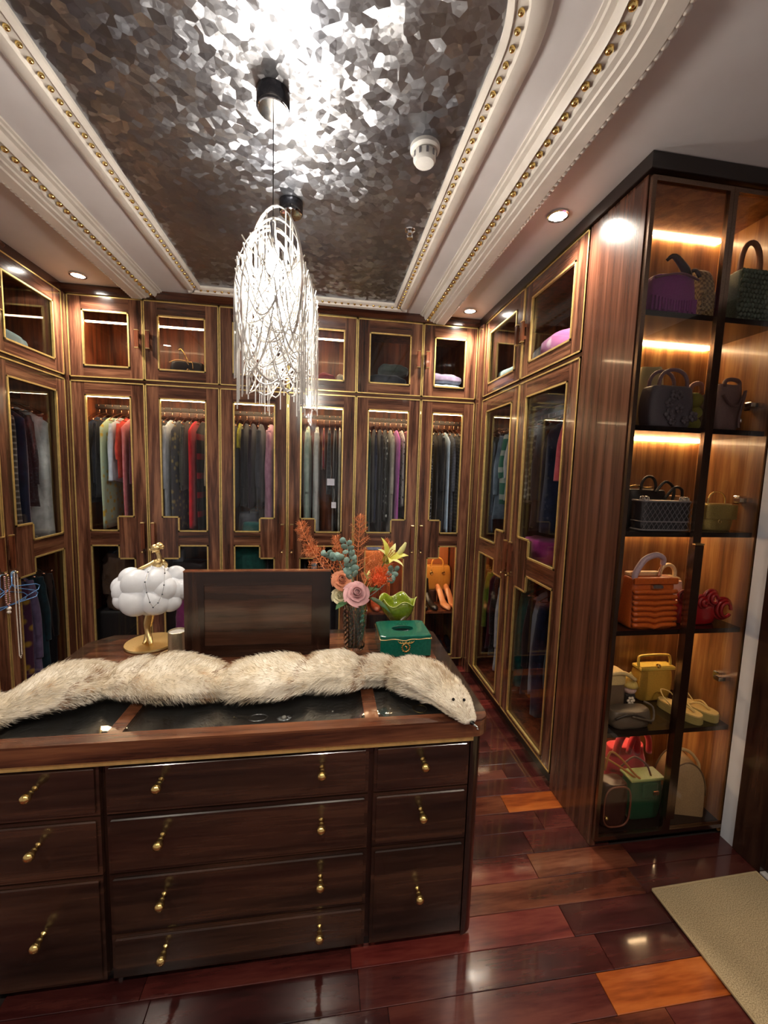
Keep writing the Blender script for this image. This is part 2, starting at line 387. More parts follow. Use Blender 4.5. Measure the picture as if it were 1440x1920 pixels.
def outline(x0, x1, y0, y1, rx, ry, closed=True, n=14):
    p = [(x1, y1)]
    p += [(x1, lerp(y1, y0 + ry, k / 12)) for k in range(1, 12)]
    p += [(x1 - rx + rx * math.cos(a), y0 + ry - ry * math.sin(a)) for a in [PI/2 * k / n for k in range(n + 1)]]
    p += [(lerp(x1 - rx, x0 + rx, k / 6), y0) for k in range(1, 6)]
    p += [(x0 + rx - rx * math.sin(a), y0 + ry - ry * math.cos(a)) for a in [PI/2 * k / n for k in range(n + 1)]]
    p += [(x0, lerp(y0 + ry, y1, k / 12)) for k in range(1, 12)]
    p += [(x0, y1)]
    return p
def offset(path, o):
    out = []; n = len(path)
    for i, p in enumerate(path):
        a = Vector(path[max(i-1, 0)]); c = Vector(path[min(i+1, n-1)]); q = Vector(p)
        d1_ = (q - a); d2_ = (c - q)
        if d1_.length < 1e-6: d1_ = d2_
        if d2_.length < 1e-6: d2_ = d1_
        n1 = Vector((-d1_.y, d1_.x)).normalized(); n2 = Vector((-d2_.y, d2_.x)).normalized()
        nn = (n1 + n2).normalized(); out.append(q + nn * (o / max(0.5, nn.dot(n1))))
    return out
inner = outline(-0.848, 0.472, 0.86, 2.845, 0.22, 0.30)
mpan = MB(); n = len(inner); mpan.add([(x, y, 2.694) for x, y in inner], [tuple(range(n))[::-1]]); mpan.build('wallpaper_panel', wp, cei)
def mould(path, prof, name, closed_far=None):
    rings = []
    for o, z in prof: rings.append([(p.x, p.y, z) for p in offset(path, o)])
    m_ = MB(); m_.loft(rings, closed=False); return m_.build(name, CREAM, cei, True, auto=35)
# offset sign: path runs clockwise seen from above, +o is the outer side here
IP = [(-0.035, 2.6945), (-0.035, 2.682), (-0.018, 2.676), (-0.014, 2.682), (0.014, 2.682), (0.020, 2.672), (0.045, 2.670), (0.068, 2.682), (0.074, 2.690), (0.074, 2.6995)]
OP = [(-0.060, 2.6995), (-0.060, 2.692), (-0.050, 2.690), (-0.046, 2.684), (-0.030, 2.682), (-0.026, 2.668), (-0.016, 2.657), (-0.012, 2.664), (0.014, 2.664), (0.020, 2.652), (0.036, 2.650), (0.040, 2.644), (0.060, 2.643), (0.064, 2.637), (0.112, 2.636), (0.118, 2.646), (0.118, 2.6995)]
SGN = 1.0
mould(inner, [(o*SGN, z) for o, z in IP], 'inner_moulding')
fm = MB()
for (o0, z0), (o1, z1) in zip(IP[:-1], IP[1:]):
    pass
far = MB(); rings = []
for o, z in IP: rings.append([(-0.848 - max(o, -0.03), 2.845 + o, z), (0.472 + max(o, -0.03), 2.845 + o, z)])
far.loft(rings, closed=False); far.build('far_moulding', CREAM, cei, False)
outer = outline(-1.160, 0.712, 0.64, 2.965, 0.35, 0.46)
mould(outer, [(o*SGN, z) for o, z in OP], 'outer_moulding')
def along(path, step):
    out = []; acc = 0.0
    for a, c in zip(path[:-1], path[1:]):
        a = Vector(a); c = Vector(c); d = (c - a).length; s_ = acc
        while s_ < d:
            out.append(a.lerp(c, s_ / d)); s_ += step
        acc = s_ - d
    return out
bead = MB().ball((0, 0, 0), (0.0105, 0.0105, 0.011), n=10, k=6); bm_ = bead.build('bead', GOLD, cei, True)
bl = [(p.x, p.y, 2.680) for p in along(inner, 0.043)] + [(x, 2.845, 2.680) for x in [-0.82 + 0.043 * k for k in range(30)]]
bo = [(p.x, p.y, 2.662) for p in along(outer, 0.05)]
first = True
for (x, y, z), sc in [(p, 0.85) for p in bl if p[1] > 0.9] + [(p, 1.15) for p in bo if p[1] > 0.9]:
    q = bm_ if first else bm_.copy()
    if not first: COL.objects.link(q); q.parent = cei
    q.location = (x, y, z); q.scale = (sc, sc, sc); first = False
sc_ = MB()
for p in along(offset(outer, 0.120*SGN), 0.026): sc_.ball((p.x, p.y, 2.645), (0.012, 0.012, 0.010), n=8, k=4)
stuff(sc_.build('scalloped_edge', CREAM, cei, True))

# smoke detector and sprinkler under the wallpaper
t = thing('smoke_detector', 'round white smoke detector on the metallic ceiling paper', 'smoke detector', (0.325, 1.50, 2.694))
SDM = plain('detector_plastic', 'd8d6d2', 0.45, var=0.03)
MB().lathe([(0.052, 0), (0.052, -0.012), (0.046, -0.018)], n=28).build('base', SDM, t, True, auto=40)
MB().lathe([(0.030, -0.016), (0.040, -0.022), (0.040, -0.044), (0.033, -0.054), (0.012, -0.058)], n=24).build('sensor_head', SDM, t, True, auto=40)
sl = MB()
for k in range(10):
    a = 2*PI*k/10; sl.box((-0.004, 0.037, -0.043), (0.004, 0.0415, -0.024)); vv = sl.v[-8:]; sl.v[-8:] = [(x*math.cos(a)-y*math.sin(a), x*math.sin(a)+y*math.cos(a), z) for x, y, z in vv]
sl.build('vent_slots', plain('vent_grey', '77757a', 0.6), t)
t = thing('ceiling_sprinkler', 'small chrome fire sprinkler on the metallic ceiling paper', 'sprinkler', (0.372, 1.985, 2.694))
MB().lathe([(0.026, 0), (0.024, -0.004), (0.012, -0.008), (0.009, -0.016)], n=20).build('escutcheon', CHROME, t, True, auto=40)
a_ = MB(); a_.tube([(-0.009, 0, -0.014), (-0.012, 0, -0.026), (0, 0, -0.036)], 0.002, 6); a_.tube([(0.009, 0, -0.014), (0.012, 0, -0.026), (0, 0, -0.036)], 0.002, 6); a_.build('frame_arms', CHROME, t)
MB().lathe([(0.015, -0.036), (0.015, -0.038)], n=14).build('deflector', CHROME, t)
# ---------------------------------------------------------------- wardrobes (local x along the front, -y towards the room)
LEDM = emis('wardrobe_led', LED, E_LED2)
LEDD = emis('display_led', LED, E_LED)
HANDW = wood('handle_walnut', 'z', '3a1a10', '6b3a26', '8d573c')
def strips(mb, poly, wdt=0.0095, y0=-0.026, y1=-0.014):
    """gold strips along the edges of an axis-aligned closed polygon in x,z, lying just inside it"""
    n = len(poly)
    ar = sum(poly[i][0]*poly[(i+1) % n][1] - poly[(i+1) % n][0]*poly[i][1] for i in range(n)); s = 1 if ar > 0 else -1
    for i in range(n):
        (xa, za), (xb, zb) = poly[i], poly[(i+1) % n]
        if abs(za - zb) < 1e-6:
            d = 1 if xb > xa else -1; zz = za + s * d * wdt
            mb.box((min(xa, xb), y0, min(za, zz)), (max(xa, xb), y1, max(za, zz)))
        else:
            d = 1 if zb > za else -1; xx = xa - s * d * wdt
            mb.box((min(xa, xx), y0, min(za, zb)), (max(xa, xx), y1, max(za, zb)))
def bar_handle(parent, x, z0, z1, upper):
    if upper:
        m_ = MB(); m_.box((x-0.012, -0.052, z0), (x+0.012, -0.036, z1), bev=0.002); m_.box((x-0.008, -0.037, z0+0.012), (x+0.008, -0.0215, z0+0.03)); m_.box((x-0.008, -0.037, z1-0.03), (x+0.008, -0.0215, z1-0.012))
        h = m_.build('handle', HANDW, parent)
        for za in (z0-0.004, z1): MB().box((x-0.0125, -0.0525, za), (x+0.0125, -0.0355, za+0.004)).build('handle_cap', GOLDS, parent)
    else:
        m_ = MB(); m_.box((x-0.010, -0.046, z0), (x+0.010, -0.030, z1), bev=0.002); m_.box((x-0.006, -0.031, z0+0.02), (x+0.006, -0.0215, z0+0.05)); m_.box((x-0.006, -0.031, z1-0.05), (x+0.006, -0.0215, z1-0.02))
        m_.build('handle', HANDW, parent)
        MB().box((x-0.011, -0.047, z1), (x+0.011, -0.029, z1+0.008), bev=0.001).build('handle_cap', GOLDS, parent)
def door(root, u0, u1, hs, st=0.088):
    """hs = +1 handle on the u1 side, -1 on the u0 side"""
    a, b_ = u0 + st, u1 - st
    # upper door
    z0, z1, wz0, wz1 = 2.118, 2.640, 2.192, 2.550
    m_ = MB(); m_.box((u0+0.002, -0.022, z0), (a, 0, z1), 0); m_.box((b_, -0.022, z0), (u1-0.002, 0, z1), 0)
    m_.box((a, -0.022, z0), (b_, 0, wz0), 1); m_.box((a, -0.022, wz1), (b_, 0, z1), 1)
    d = m_.build('upper_door', [W_V, W_X], root)
    g = MB(); strips(g, [(a, wz0), (b_, wz0), (b_, wz1), (a, wz1)]); strips(g, [(u0+0.002, z0), (u1-0.002, z0), (u1-0.002, z1), (u0+0.002, z1)], 0.0075, -0.0245); g.build('gold_trim', BRASS, d)
    MB().box((a, -0.013, wz0), (b_, -0.009, wz1)).build('pane', GLASS, d)
    hx = (u1 - 0.034) if hs > 0 else (u0 + 0.034)
    bar_handle(d, hx, 2.325, 2.435, True)
    # lower door
    z0, z1 = 0.072, 2.096; t1, t0 = 2.008, 1.088; l1, l0 = 0.992, 0.100; nt1, nt0 = 1.187, 0.900; nw = 0.104 * (u1-u0)/0.47
    m_ = MB(); m_.box((u0+0.002, -0.022, z0), (a, 0, z1), 0); m_.box((b_, -0.022, z0), (u1-0.002, 0, z1), 0)
    m_.box((a, -0.022, t1), (b_, 0, z1), 1); m_.box((a, -0.022, z0), (b_, 0, l0), 1)
    if hs > 0:
        m_.box((a, -0.022, l1), (b_-nw, 0, t0), 1); m_.box((b_-nw, -0.0235, nt0), (b_, 0, nt1), 0)
        p1 = [(a, t0), (b_-nw, t0), (b_-nw, nt1), (b_, nt1), (b_, t1), (a, t1)]; p2 = [(a, l0), (b_, l0), (b_, nt0), (b_-nw, nt0), (b_-nw, l1), (a, l1)]
    else:
        m_.box((a+nw, -0.022, l1), (b_, 0, t0), 1); m_.box((a, -0.0235, nt0), (a+nw, 0, nt1), 0)
        p1 = [(a, nt1), (a+nw, nt1), (a+nw, t0), (b_, t0), (b_, t1), (a, t1)]; p2 = [(a, l0), (b_, l0), (b_, l1), (a+nw, l1), (a+nw, nt0), (a, nt0)]
    d = m_.build('lower_door', [W_V, W_X], root)
    g = MB(); strips(g, p1); strips(g, p2); strips(g, [(u0+0.002, z0), (u1-0.002, z0), (u1-0.002, z1), (u0+0.002, z1)], 0.0075, -0.0245); g.build('gold_trim', BRASS, d)
    for p in (p1, p2):
        n = len(p); pm = MB(); pm.add([(x, -0.013, z) for x, z in p] + [(x, -0.009, z) for x, z in p],
              [tuple(range(n)), tuple(range(2*n-1, n-1, -1))] + [(i, i+n, (i+1) % n + n, (i+1) % n) for i in range(n)]); pm.build('pane', GLASS, d)
    bar_handle(d, hx, 0.965, 1.145, False)
    MB().lathe([(0.004, -0.0215), (0.004, -0.051), (0.007, -0.053), (0.007, -0.058), (0.003, -0.060)], (hx, 0, 0.944), n=12, axis='y').build('key_knob', GOLDS, d, True)
def wardrobe(label, loc, rz, W, doors, depth=0.47, led_up=(), led_lo=True, low_shelf=None, group='built-in mahogany wardrobes'):
    t = thing('wardrobe', label, 'wardrobe', loc, rz, group)
    for x in (0.0, W - 0.018): MB().box((x, 0.0005, 0.0), (x+0.018, depth, 2.64)).build('side_panel', W_BK, t)
    MB().box((0.018, depth-0.012, 0.07), (W-0.018, depth, 2.64)).build('back_panel', W_BK, t)
    MB().box((0.0, 0.001, 0.0), (W, 0.02, 0.070)).build('plinth', CROWN, t)
    for z0, z1 in ((0.055, 0.072), (1.02, 1.04), (2.06, 2.105), (2.635, 2.64)): MB().box((0.018, 0.02 if z0 < 0.1 else 0.006, z0), (W-0.018, depth-0.012, z1)).build('shelf', W_BK, t)
    MB().box((0.018, 0.012, 2.165), (W-0.018, depth-0.0125, 2.185)).build('shelf', W_BK, t)
    MB().box((doors[0][0], -0.012, 2.0965), (min(W, doors[-1][1]), 0.0055, 2.1175)).build('cross_rail', W_X, t)
    for (u0, u1, hs) in doors: door(t, u0, u1, hs)
    MB().box((0.018, 0.235, 1.952), (W-0.018, 0.250, 1.980)).build('hanging_rail', plain('rail_dark', '20140f', 0.35, 0.3), t)
    if led_lo: MB().box((0.03, 0.072, 2.010), (W-0.03, 0.098, 2.0215)).build('led_strip', LEDM, t); MB().box((0.03, 0.066, 2.022), (W-0.03, 0.104, 2.0595)).build('led_profile', CROWN, t)
    for (a, b_) in led_up: MB().box((a, 0.125, 2.520), (b_, 0.140, 2.528)).build('led_strip', LEDM, t); MB().box((a, 0.120, 2.528), (b_, 0.145, 2.6345)).build('led_valance', W_BK, t)
    if low_shelf: MB().box((0.03, 0.072, 1.009), (W-0.03, 0.098, 1.0195)).build('led_strip', LEDM, t)
    for a in low_shelf or (): MB().box((a[0], 0.012, a[2]-0.018), (a[1], depth-0.012, a[2])).build('shelf', W_BK, t)
    return t
YW = 3.002       # carcass front of the back run; door faces at 2.98
BX = [-1.690, -1.228, -0.745, -0.281, 0.203, 0.687, 1.105]
UN = []
for k, lab in enumerate(('back wardrobe with an empty lit top cupboard behind the dancer figurine', 'back wardrobe behind the chandeliers and the upright panel', 'back wardrobe with folded bedding in its top cupboards, beside the corner by the tan handbag')):
    x0, xm, x1 = BX[2*k], BX[2*k+1], BX[2*k+2]; W = x1 - x0
    up = {0: [(0.03, W-0.03)], 1: [(0.03, W-0.03)], 2: []}[k]
    UN.append(wardrobe(lab, (x0, YW, 0), 0, W, [(0, xm-x0, 1), (xm-x0, W, -1)], led_up=up, low_shelf=[(0.018, W-0.018, 0.455)] if k == 2 else None))
RU = wardrobe('side wardrobe with the teal coat, joined to the lit display cabinet', (1.147, 2.98, 0), -PI/2, 1.262, [(0.10, 0.68, 1), (0.68, 1.260, -1)], led_lo=False)
LU = wardrobe('side wardrobe with the sheer white coat, blue hangers on its handle', (-1.722, 1.77, 0), PI/2, 1.184, [(0.02, 0.60, 1), (0.60, 1.18, -1)], led_lo=False)
# corner posts and crown
struct(MB().box((1.107, 2.885, 0.0), (1.146, 3.02, 2.64), bev=0.002).build('trim_3', W_V))
struct(MB().box((-1.735, 2.955, 0.0), (-1.692, 3.02, 2.64), bev=0.002).build('trim_4', W_V))
CRW = wood('crown_mahogany', 'x', '22100b', '3c1e14', '53301f')
struct(MB().box((-1.72, 2.966, 2.642), (1.13, 3.40, 2.6995), bev=0.002).build('trim_5', CRW))
struct(MB().box((1.112, 1.372, 2.642), (1.60, 2.9655, 2.6995), bev=0.002).build('trim_6', CROWN))
struct(MB().box((-2.2, 1.70, 2.642), (-1.706, 2.9655, 2.6995), bev=0.002).build('trim_7', CRW))
struct(MB().box((1.6005, 1.372, 2.642), (1.7795, 1.76, 2.6995), bev=0.002).build('trim_8', CROWN))

# ---------------------------------------------------------------- glass display cabinet
t = DC = thing('display_cabinet', 'tall glass-door display cabinet with lit shelves of handbags', 'cabinet', (1.45, 1.55, 0))
def dp(name, a, b_, m_, bev=0.0, par=None):
    o = MB().box(a, b_, bev=bev).build(name, m_, par or t)
    if par is None: o.location = (-1.45, -1.55, 0)
    return o
dp('side_panel', (1.126, 1.402, 0.002), (1.150, 1.716, 2.640), W_P)
dp('side_panel', (1.752, 1.402, 0.002), (1.7785, 1.716, 2.640), W_IN)
dp('back_panel', (1.150, 1.700, 0.03), (1.752, 1.716, 2.640), W_IN)
dp('base', (1.150, 1.410, 0.002), (1.752, 1.700, 0.050), CROWN)
dp('top_panel', (1.150, 1.404, 2.632), (1.752, 1.700, 2.640), W_IN)
SHELF = plain('dark_shelf', '140c0a', 0.2, coat=0.4)
SZ = [2.185, 1.760, 1.345, 0.938, 0.497]
for z in SZ: dp('shelf', (1.1505, 1.412, z-0.020), (1.7515, 1.6995, z), SHELF)
for z in [2.632] + [q - 0.020 for q in SZ]:
    dp('led_strip', (1.160, 1.684, z-0.008), (1.744, 1.698, z-0.0006), LEDD)
for z in (1.855, 1.468, 0.690):
    dp('hinge', (1.690, 1.425, z), (1.7515, 1.449, z+0.022), CHROME, 0.003)
    dp('hinge_cup', (1.715, 1.449, z-0.006), (1.7515, 1.475, z+0.028), CHROME, 0.003)
def dispdoor(x0, x1, hx):
    m_ = MB(); f = 0.017; z0, z1 = 0.038, 2.630; y0, y1 = 1.384, 1.402
    m_.box((x0, y0, z0), (x0+f, y1, z1)); m_.box((x1-f, y0, z0), (x1, y1, z1)); m_.box((x0+f, y0, z0), (x1-f, y1, z0+f)); m_.box((x0+f, y0, z1-f), (x1-f, y1, z1))
    d = m_.build('door', BRONZE, t); d.location = (-1.45, -1.55, 0)
    MB().box((x0+f, 1.391, z0+f), (x1-f, 1.396, z1-f)).build('pane', GLASS2, d)
    MB().box((hx-0.010, 1.370, 0.115), (hx+0.010, 1.3838, 1.300), bev=0.003).build('handle', BRONZE, d)
    MB().box((hx-0.011, 1.369, 1.300), (hx+0.011, 1.3838, 1.306)).build('handle_cap', GOLDS, d)
dispdoor(1.130, 1.4655, 1.456); dispdoor(1.4665, 1.776, 1.4755)
# ---------------------------------------------------------------- island
t = IS = thing('dressing_island', 'dark mahogany dressing island with gold-knobbed drawers and glass top insets', 'island', (-0.235, 1.48, 0))
def ip(mb, name, m_, par=None, **kw):
    o = mb.build(name, m_, par or t, **kw)
    if par is None: o.location = (0.235, -1.48, 0)
    return o
ip(MB().box((-0.925, 1.165, 0.0), (0.455, 1.80, 0.060)), 'plinth', BLACK)
ip(MB().box((-0.955, 1.150, 0.045), (0.485, 1.830, 0.735)), 'body', W_DV)
def rpost(xc, yc, a0):
    p = [(xc + 0.045*math.cos(math.radians(a0 + 90*k/8)), yc + 0.045*math.sin(math.radians(a0 + 90*k/8))) for k in range(9)] + [(xc, yc)]
    return MB().prism(p, 0.030, 0.735)
ip(rpost(0.462, 1.173, 270), 'corner_post', W_DV, smooth=False); ip(rpost(-0.932, 1.173, 180), 'corner_post', W_DV)
def drawer(x0, x1, z0, z1, knobs):
    m_ = MB(); g = 0.0025
    m_.box((x0+g, 1.132, z0+g), (x1-g, 1.1498, z1-g), 0)
    m_.box((x0+g+0.010, 1.1265, z0+g+0.010), (x1-g-0.010, 1.134, z1-g-0.010), 0, bev=0.003)
    d = ip(m_, 'drawer', W_DX)
    for kx, kz in knobs:
        kn = MB().lathe([(0.008, 1.1268), (0.008, 1.124), (0.004, 1.122), (0.0042, 1.116), (0.0080, 1.112), (0.0085, 1.107), (0.0065, 1.103), (0.0115, 1.098), (0.0135, 1.091), (0.0115, 1.084), (0.004, 1.080)], (kx, 0, kz), n=16, axis='y')
        kn.build('knob', GOLD, d, True)
ZR = [0.7245, 0.565, 0.380, 0.186, 0.040]
for k in range(4): drawer(-0.600, 0.143, ZR[k+1], ZR[k], [(-0.45, lerp(ZR[k+1], ZR[k], 0.55) + 0.014), (0.0, lerp(ZR[k+1], ZR[k], 0.55) + 0.014)])
for x0, x1 in ((0.155, 0.462), (-0.930, -0.612)):
    xc = (x0 + x1) / 2
    drawer(x0, x1, 0.565, 0.7245, [(xc, 0.668)]); drawer(x0, x1, 0.380, 0.565, [(xc, 0.500)]); drawer(x0, x1, 0.040, 0.380, [(xc, 0.225)])
ip(MB().box((-0.935, 1.1155, 0.7265), (0.465, 1.150, 0.7435)), 'gold_strip', BRASS)
# top: border, rails, back board
W_TOP = wood('island_top_mahogany', 'x', '33190f', '5a3422', '74482f', across=9)
def rc(xc, yc, r, a0, n=8): return [(xc + r*math.cos(math.radians(a0+90*k/n)), yc + r*math.sin(math.radians(a0+90*k/n))) for k in range(n+1)]
TPL = [(-0.985, 1.150)] + rc(-0.943, 1.150, 0.042, 180) + rc(0.473, 1.150, 0.042, 270) + [(0.515, 1.150)]
ip(MB().prism(TPL, 0.745, 0.7935, bev=0.002), 'top_edge', W_TOP); ip(MB().prism(TPL, 0.7937, 0.800, bev=0.0025), 'top_front_rail', W_TOP)
ip(MB().box((-0.985, 1.1505, 0.745), (-0.905, 1.500, 0.799)), 'top_side_rail', W_DY); ip(MB().box((0.405, 1.1505, 0.745), (0.515, 1.500, 0.799)), 'top_side_rail', W_DY)

ip(MB().box((-0.600, 1.1505, 0.745), (-0.560, 1.500, 0.799)), 'top_rail', W_TOP); ip(MB().box((0.127, 1.1505, 0.745), (0.170, 1.500, 0.799)), 'top_rail', W_TOP)
ip(MB().prism([(-0.985, 1.5005), (0.515, 1.5005), (0.515, 1.790), (0.470, 1.850), (-0.915, 1.850), (-0.985, 1.775)], 0.745, 0.7985), 'top_back_board', W_DX)
ip(MB().prism([(-0.925, 1.512), (0.455, 1.512), (0.455, 1.765), (0.430, 1.800), (-0.870, 1.800), (-0.925, 1.745)], 0.7985, 0.8000), 'top_inlay', W_TOP)
VELV = plain('black_velvet', '0c0b0d', 0.9, sheen=0.3)
for x0, x1 in ((-0.905, -0.600), (-0.560, 0.127), (0.170, 0.405)):
    ip(MB().box((x0, 1.1505, 0.7405), (x1, 1.5, 0.775)), 'tray', VELV)
    ip(MB().box((x0+0.0005, 1.1508, 0.792), (x1-0.0005, 1.4998, 0.7975)), 'glass_top', GLASST)
# jewellery below the glass
def ringj(x, y, r, mt, lab, stone=None):
    o = thing('finger_ring', lab, 'ring', (x, y, 0.7752)); MB().tube(arc((0, 0, r*0.95), r, 0, 360, 18, 'xz')[:-1], r*0.14, 6, True).build('band', mt, o, True)
    MB().ball((0, 0, r*1.95), r*0.42, 8, k=6).build('stone', stone or mt, o, True)
PEARL = plain('pearl_white', 'e6ddd2', 0.25, coat=0.4, var=0.05); GEM = plain('dark_gem', '15141c', 0.1); SILV = plain('silver_metal', (0.7, 0.7, 0.72), 0.25, 1.0)
rj = random.Random(5)
for k, (x, lab, mt, st) in enumerate(((-0.30, 'silver ring with a black stone under the middle glass', SILV, GEM), (-0.27, 'gold ring under the middle glass beside a black-stone ring', GOLD, GOLD),
      (0.03, 'silver ring with a pearl under the middle glass near the rail', SILV, PEARL), (0.07, 'dark metal ring under the middle glass near the rail', SILV, GEM),
      (0.215, 'gold ring with a pearl under the glass beside the fox head', GOLD, PEARL), (0.245, 'chunky gold ring under the glass beside the fox head', GOLD, GOLD), (0.275, 'gold ring with a dark stone under the glass beside the fox head', GOLD, GEM))):
    ringj(x, 1.200 + rj.uniform(0, 0.012), 0.0068, mt, lab, st)
t2 = thing('brooch', 'silver petal brooch with a round stone under the middle glass', 'brooch', (-0.12, 1.205, 0.7752))
m_ = MB()
for k in range(8): a = 2*PI*k/8; m_.ball((0.016*math.cos(a), 0.012*math.sin(a), 0.004), (0.009, 0.006, 0.003), 8, k=4)
m_.build('petals', SILV, t2, True); MB().ball((0, 0, 0.006), (0.008, 0.008, 0.006), 10).build('stone', PEARL, t2, True)
t2 = thing('bracelet', 'gold bangle lying under the glass beside the fox head', 'bracelet', (0.315, 1.215, 0.7752)); MB().tube(arc((0, 0, 0.003), 0.022, 0, 360, 24, 'xy')[:-1], 0.003, 8, True).build('bangle', GOLD, t2, True)
t2 = thing('bracelet', 'dark chain bracelet curled under the middle glass', 'bracelet', (-0.20, 1.215, 0.7752)); MB().tube(arc((0, 0, 0.003), 0.028, 0, 360, 24, 'xy', 0.018)[:-1], 0.003, 6, True).build('chain', SILV, t2, True)

# ---------------------------------------------------------------- fox fur stole
CL = [(-1.10, 1.14, 0.050), (-1.03, 1.175, 0.060), (-0.965, 1.215, 0.070), (-0.905, 1.255, 0.060), (-0.83, 1.315, 0.090), (-0.77, 1.345, 0.094), (-0.70, 1.375, 0.074), (-0.60, 1.372, 0.092), (-0.50, 1.355, 0.098), (-0.42, 1.342, 0.090), (-0.33, 1.335, 0.070), (-0.24, 1.330, 0.092), (-0.14, 1.338, 0.096), (-0.05, 1.350, 0.084), (0.02, 1.358, 0.090), (0.09, 1.366, 0.084), (0.145, 1.378, 0.068), (0.20, 1.372, 0.062), (0.25, 1.358, 0.064), (0.30, 1.325, 0.078), (0.345, 1.280, 0.082), (0.38, 1.235, 0.070), (0.405, 1.195, 0.056), (0.42, 1.150, 0.042), (0.432, 1.112, 0.028), (0.440, 1.085, 0.016)]
SEAM = [-0.92, -0.70, -0.60, -0.33, -0.05, 0.145, 0.25]
def furpt(i, a):
    x, y, r = CL[i]; xp, yp, _ = CL[max(i-1, 0)]; xn, yn, _ = CL[min(i+1, len(CL)-1)]
    T = Vector((xn-xp, yn-yp, 0)).normalized(); Nn = Vector((-T.y, T.x, 0))
    lump = 1 + 0.26 * mnoise.noise(Vector((x*10 + 3, y*9, 2.6*math.sin(a)))) 
    h = r * 0.53; p = Vector((x, y, 0.803 + h)) + Nn * (math.cos(a) * r * 1.18 * lump) + Vector((0, 0, 1)) * (math.sin(a) * h * (lump if math.sin(a) > 0 else 1))
    p.z = max(p.z, 0.8035); return p
NA = 26
rings = []
def cat(i, f):  # Catmull-Rom between control rings
    n_ = len(CL); out = []
    for j in range(NA):
        a = 2*PI*j/NA; p = [furpt(min(max(i+k, 0), n_-1), a) for k in (-1, 0, 1, 2)]
        out.append(0.5*((2*p[1]) + (p[2]-p[0])*f + (2*p[0]-5*p[1]+4*p[2]-p[3])*f*f + (3*p[1]-p[0]-3*p[2]+p[3])*f**3))
    return out
for i in range(len(CL)-1):
    for k in range(4): rings.append(cat(i, k/4))
rings.append([furpt(len(CL)-1, 2*PI*j/NA) for j in range(NA)])
for r_ in rings:
    c_ = sum(r_, Vector()) / NA
    k_ = 1 - sum(0.17*math.exp(-((c_.x - s_)/0.018)**2) for s_ in SEAM)
    for p in r_:
        q = Vector((c_.x, c_.y, 0.8035)); p.xyz = q + (p - q) * (k_ if p.z > 0.815 else 1.0) ; p.z = max(p.z, 0.8035)
furm, nt, b = nodes('fox_fur'); L = nt.links.new
tc = NN(nt, 'ShaderNodeTexCoord'); sep = NN(nt, 'ShaderNodeSeparateXYZ'); L(tc.outputs['Object'], sep.inputs[0])
nz = NN(nt, 'ShaderNodeTexNoise'); nz.inputs['Scale'].default_value = 9; nz.inputs['Detail'].default_value = 4; L(tc.outputs['Object'], nz.inputs['Vector'])
r1 = ramp(nt, nz.outputs['Fac'], [(0.30, lin('a98a66')), (0.40, lin('cdbfa6')), (0.55, lin('dad1c0')), (0.8, lin('e2dacb'))])
L(r1.outputs[0], b.inputs['Base Color']); b.inputs['Roughness'].default_value = 0.75; b.inputs['Sheen Weight'].default_value = 0.4; b.inputs['Specular IOR Level'].default_value = 0.2
t = FUR = thing('fur_stole', 'cream fox fur stole with head lying across the dressing island', 'fur stole', (-0.2, 1.35, 0.80))
furm2 = plain('fur_brown_tips', '8d6a4e', 0.8, var=0.3)
FO = Vector((-0.2, 1.35, 0.80))
o = MB().loft(rings).build('pelt', furm, t, True); o.location = -FO
rf = random.Random(11); fv = []; ff = []; fmi = []
NR = len(rings)
cen = [sum(r_, Vector()) / NA for r_ in rings]
def strand(p, nrm, flow, ln, w_, mi):
    d = (nrm * 0.75 + flow * 0.8 + Vector((rf.uniform(-.35, .35), rf.uniform(-.35, .35), rf.uniform(-.25, .35)))).normalized()
    sd = d.cross(Vector((rf.uniform(-1, 1), rf.uniform(-1, 1), rf.uniform(-1, 1)))).normalized() * w_
    mid = p + d * ln * 0.55; tip = mid + (d * 0.7 + flow * 0.35 - Vector((0, 0, 0.25))).normalized() * ln * 0.5
    if tip.z < 0.8012: tip.z = 0.8012
    if mid.z < 0.8012: mid.z = 0.8012
    b0 = len(fv); fv.extend([p - sd, p + sd, mid + sd * 0.8, mid - sd * 0.8, tip]); ff.append((b0, b0+1, b0+2, b0+3)); ff.append((b0+3, b0+2, b0+4)); fmi.extend([mi, mi])
NST = 52000
for _ in range(NST):
    i = rf.randrange(0, NR-1); j = rf.randrange(NA); f, g = rf.random(), rf.random(); j2 = (j+1) % NA
    p = rings[i][j].lerp(rings[i+1][j], f).lerp(rings[i][j2].lerp(rings[i+1][j2], f), g)
    c = cen[i].lerp(cen[i+1], f); nrm = (p - c); nrm.z *= 1.6; nrm.normalize()
    if nrm.z < -0.55: continue
    flow = (cen[i+1] - cen[i]).normalized() * (-1 if p.x > -0.3 else 1)
    u = i / NR; head = 1.0 if 0.06 < u < 0.86 else 0.45
    br = 0
    for s_ in SEAM:
        if abs(p.x - s_ - 0.35*(p.y-1.38)) < 0.010 and rf.random() < 0.55: br = 1
    if i > NR - 26 and rf.random() < 0.06: br = 1
    strand(p, nrm, flow, rf.uniform(0.013, 0.026) * head, 0.00055, br)
m_ = MB(); m_.v = [tuple(p - FO) for p in fv]; m_.f = ff; m_.m = fmi
stuff(m_.build('fur_pile', [furm, furm2], t))
EYE = plain('black_bead', '0a0808', 0.08)
for ex, ey, ez in ((0.398, 1.128, 0.858), (0.434, 1.132, 0.852)):
    MB().ball(Vector((ex, ey, ez)) - FO, 0.0048, 10).build('eye', EYE, t, True)
MB().ball(Vector((0.442, 1.077, 0.812)) - FO, (0.008, 0.007, 0.006), 10).build('nose', EYE, t, True)
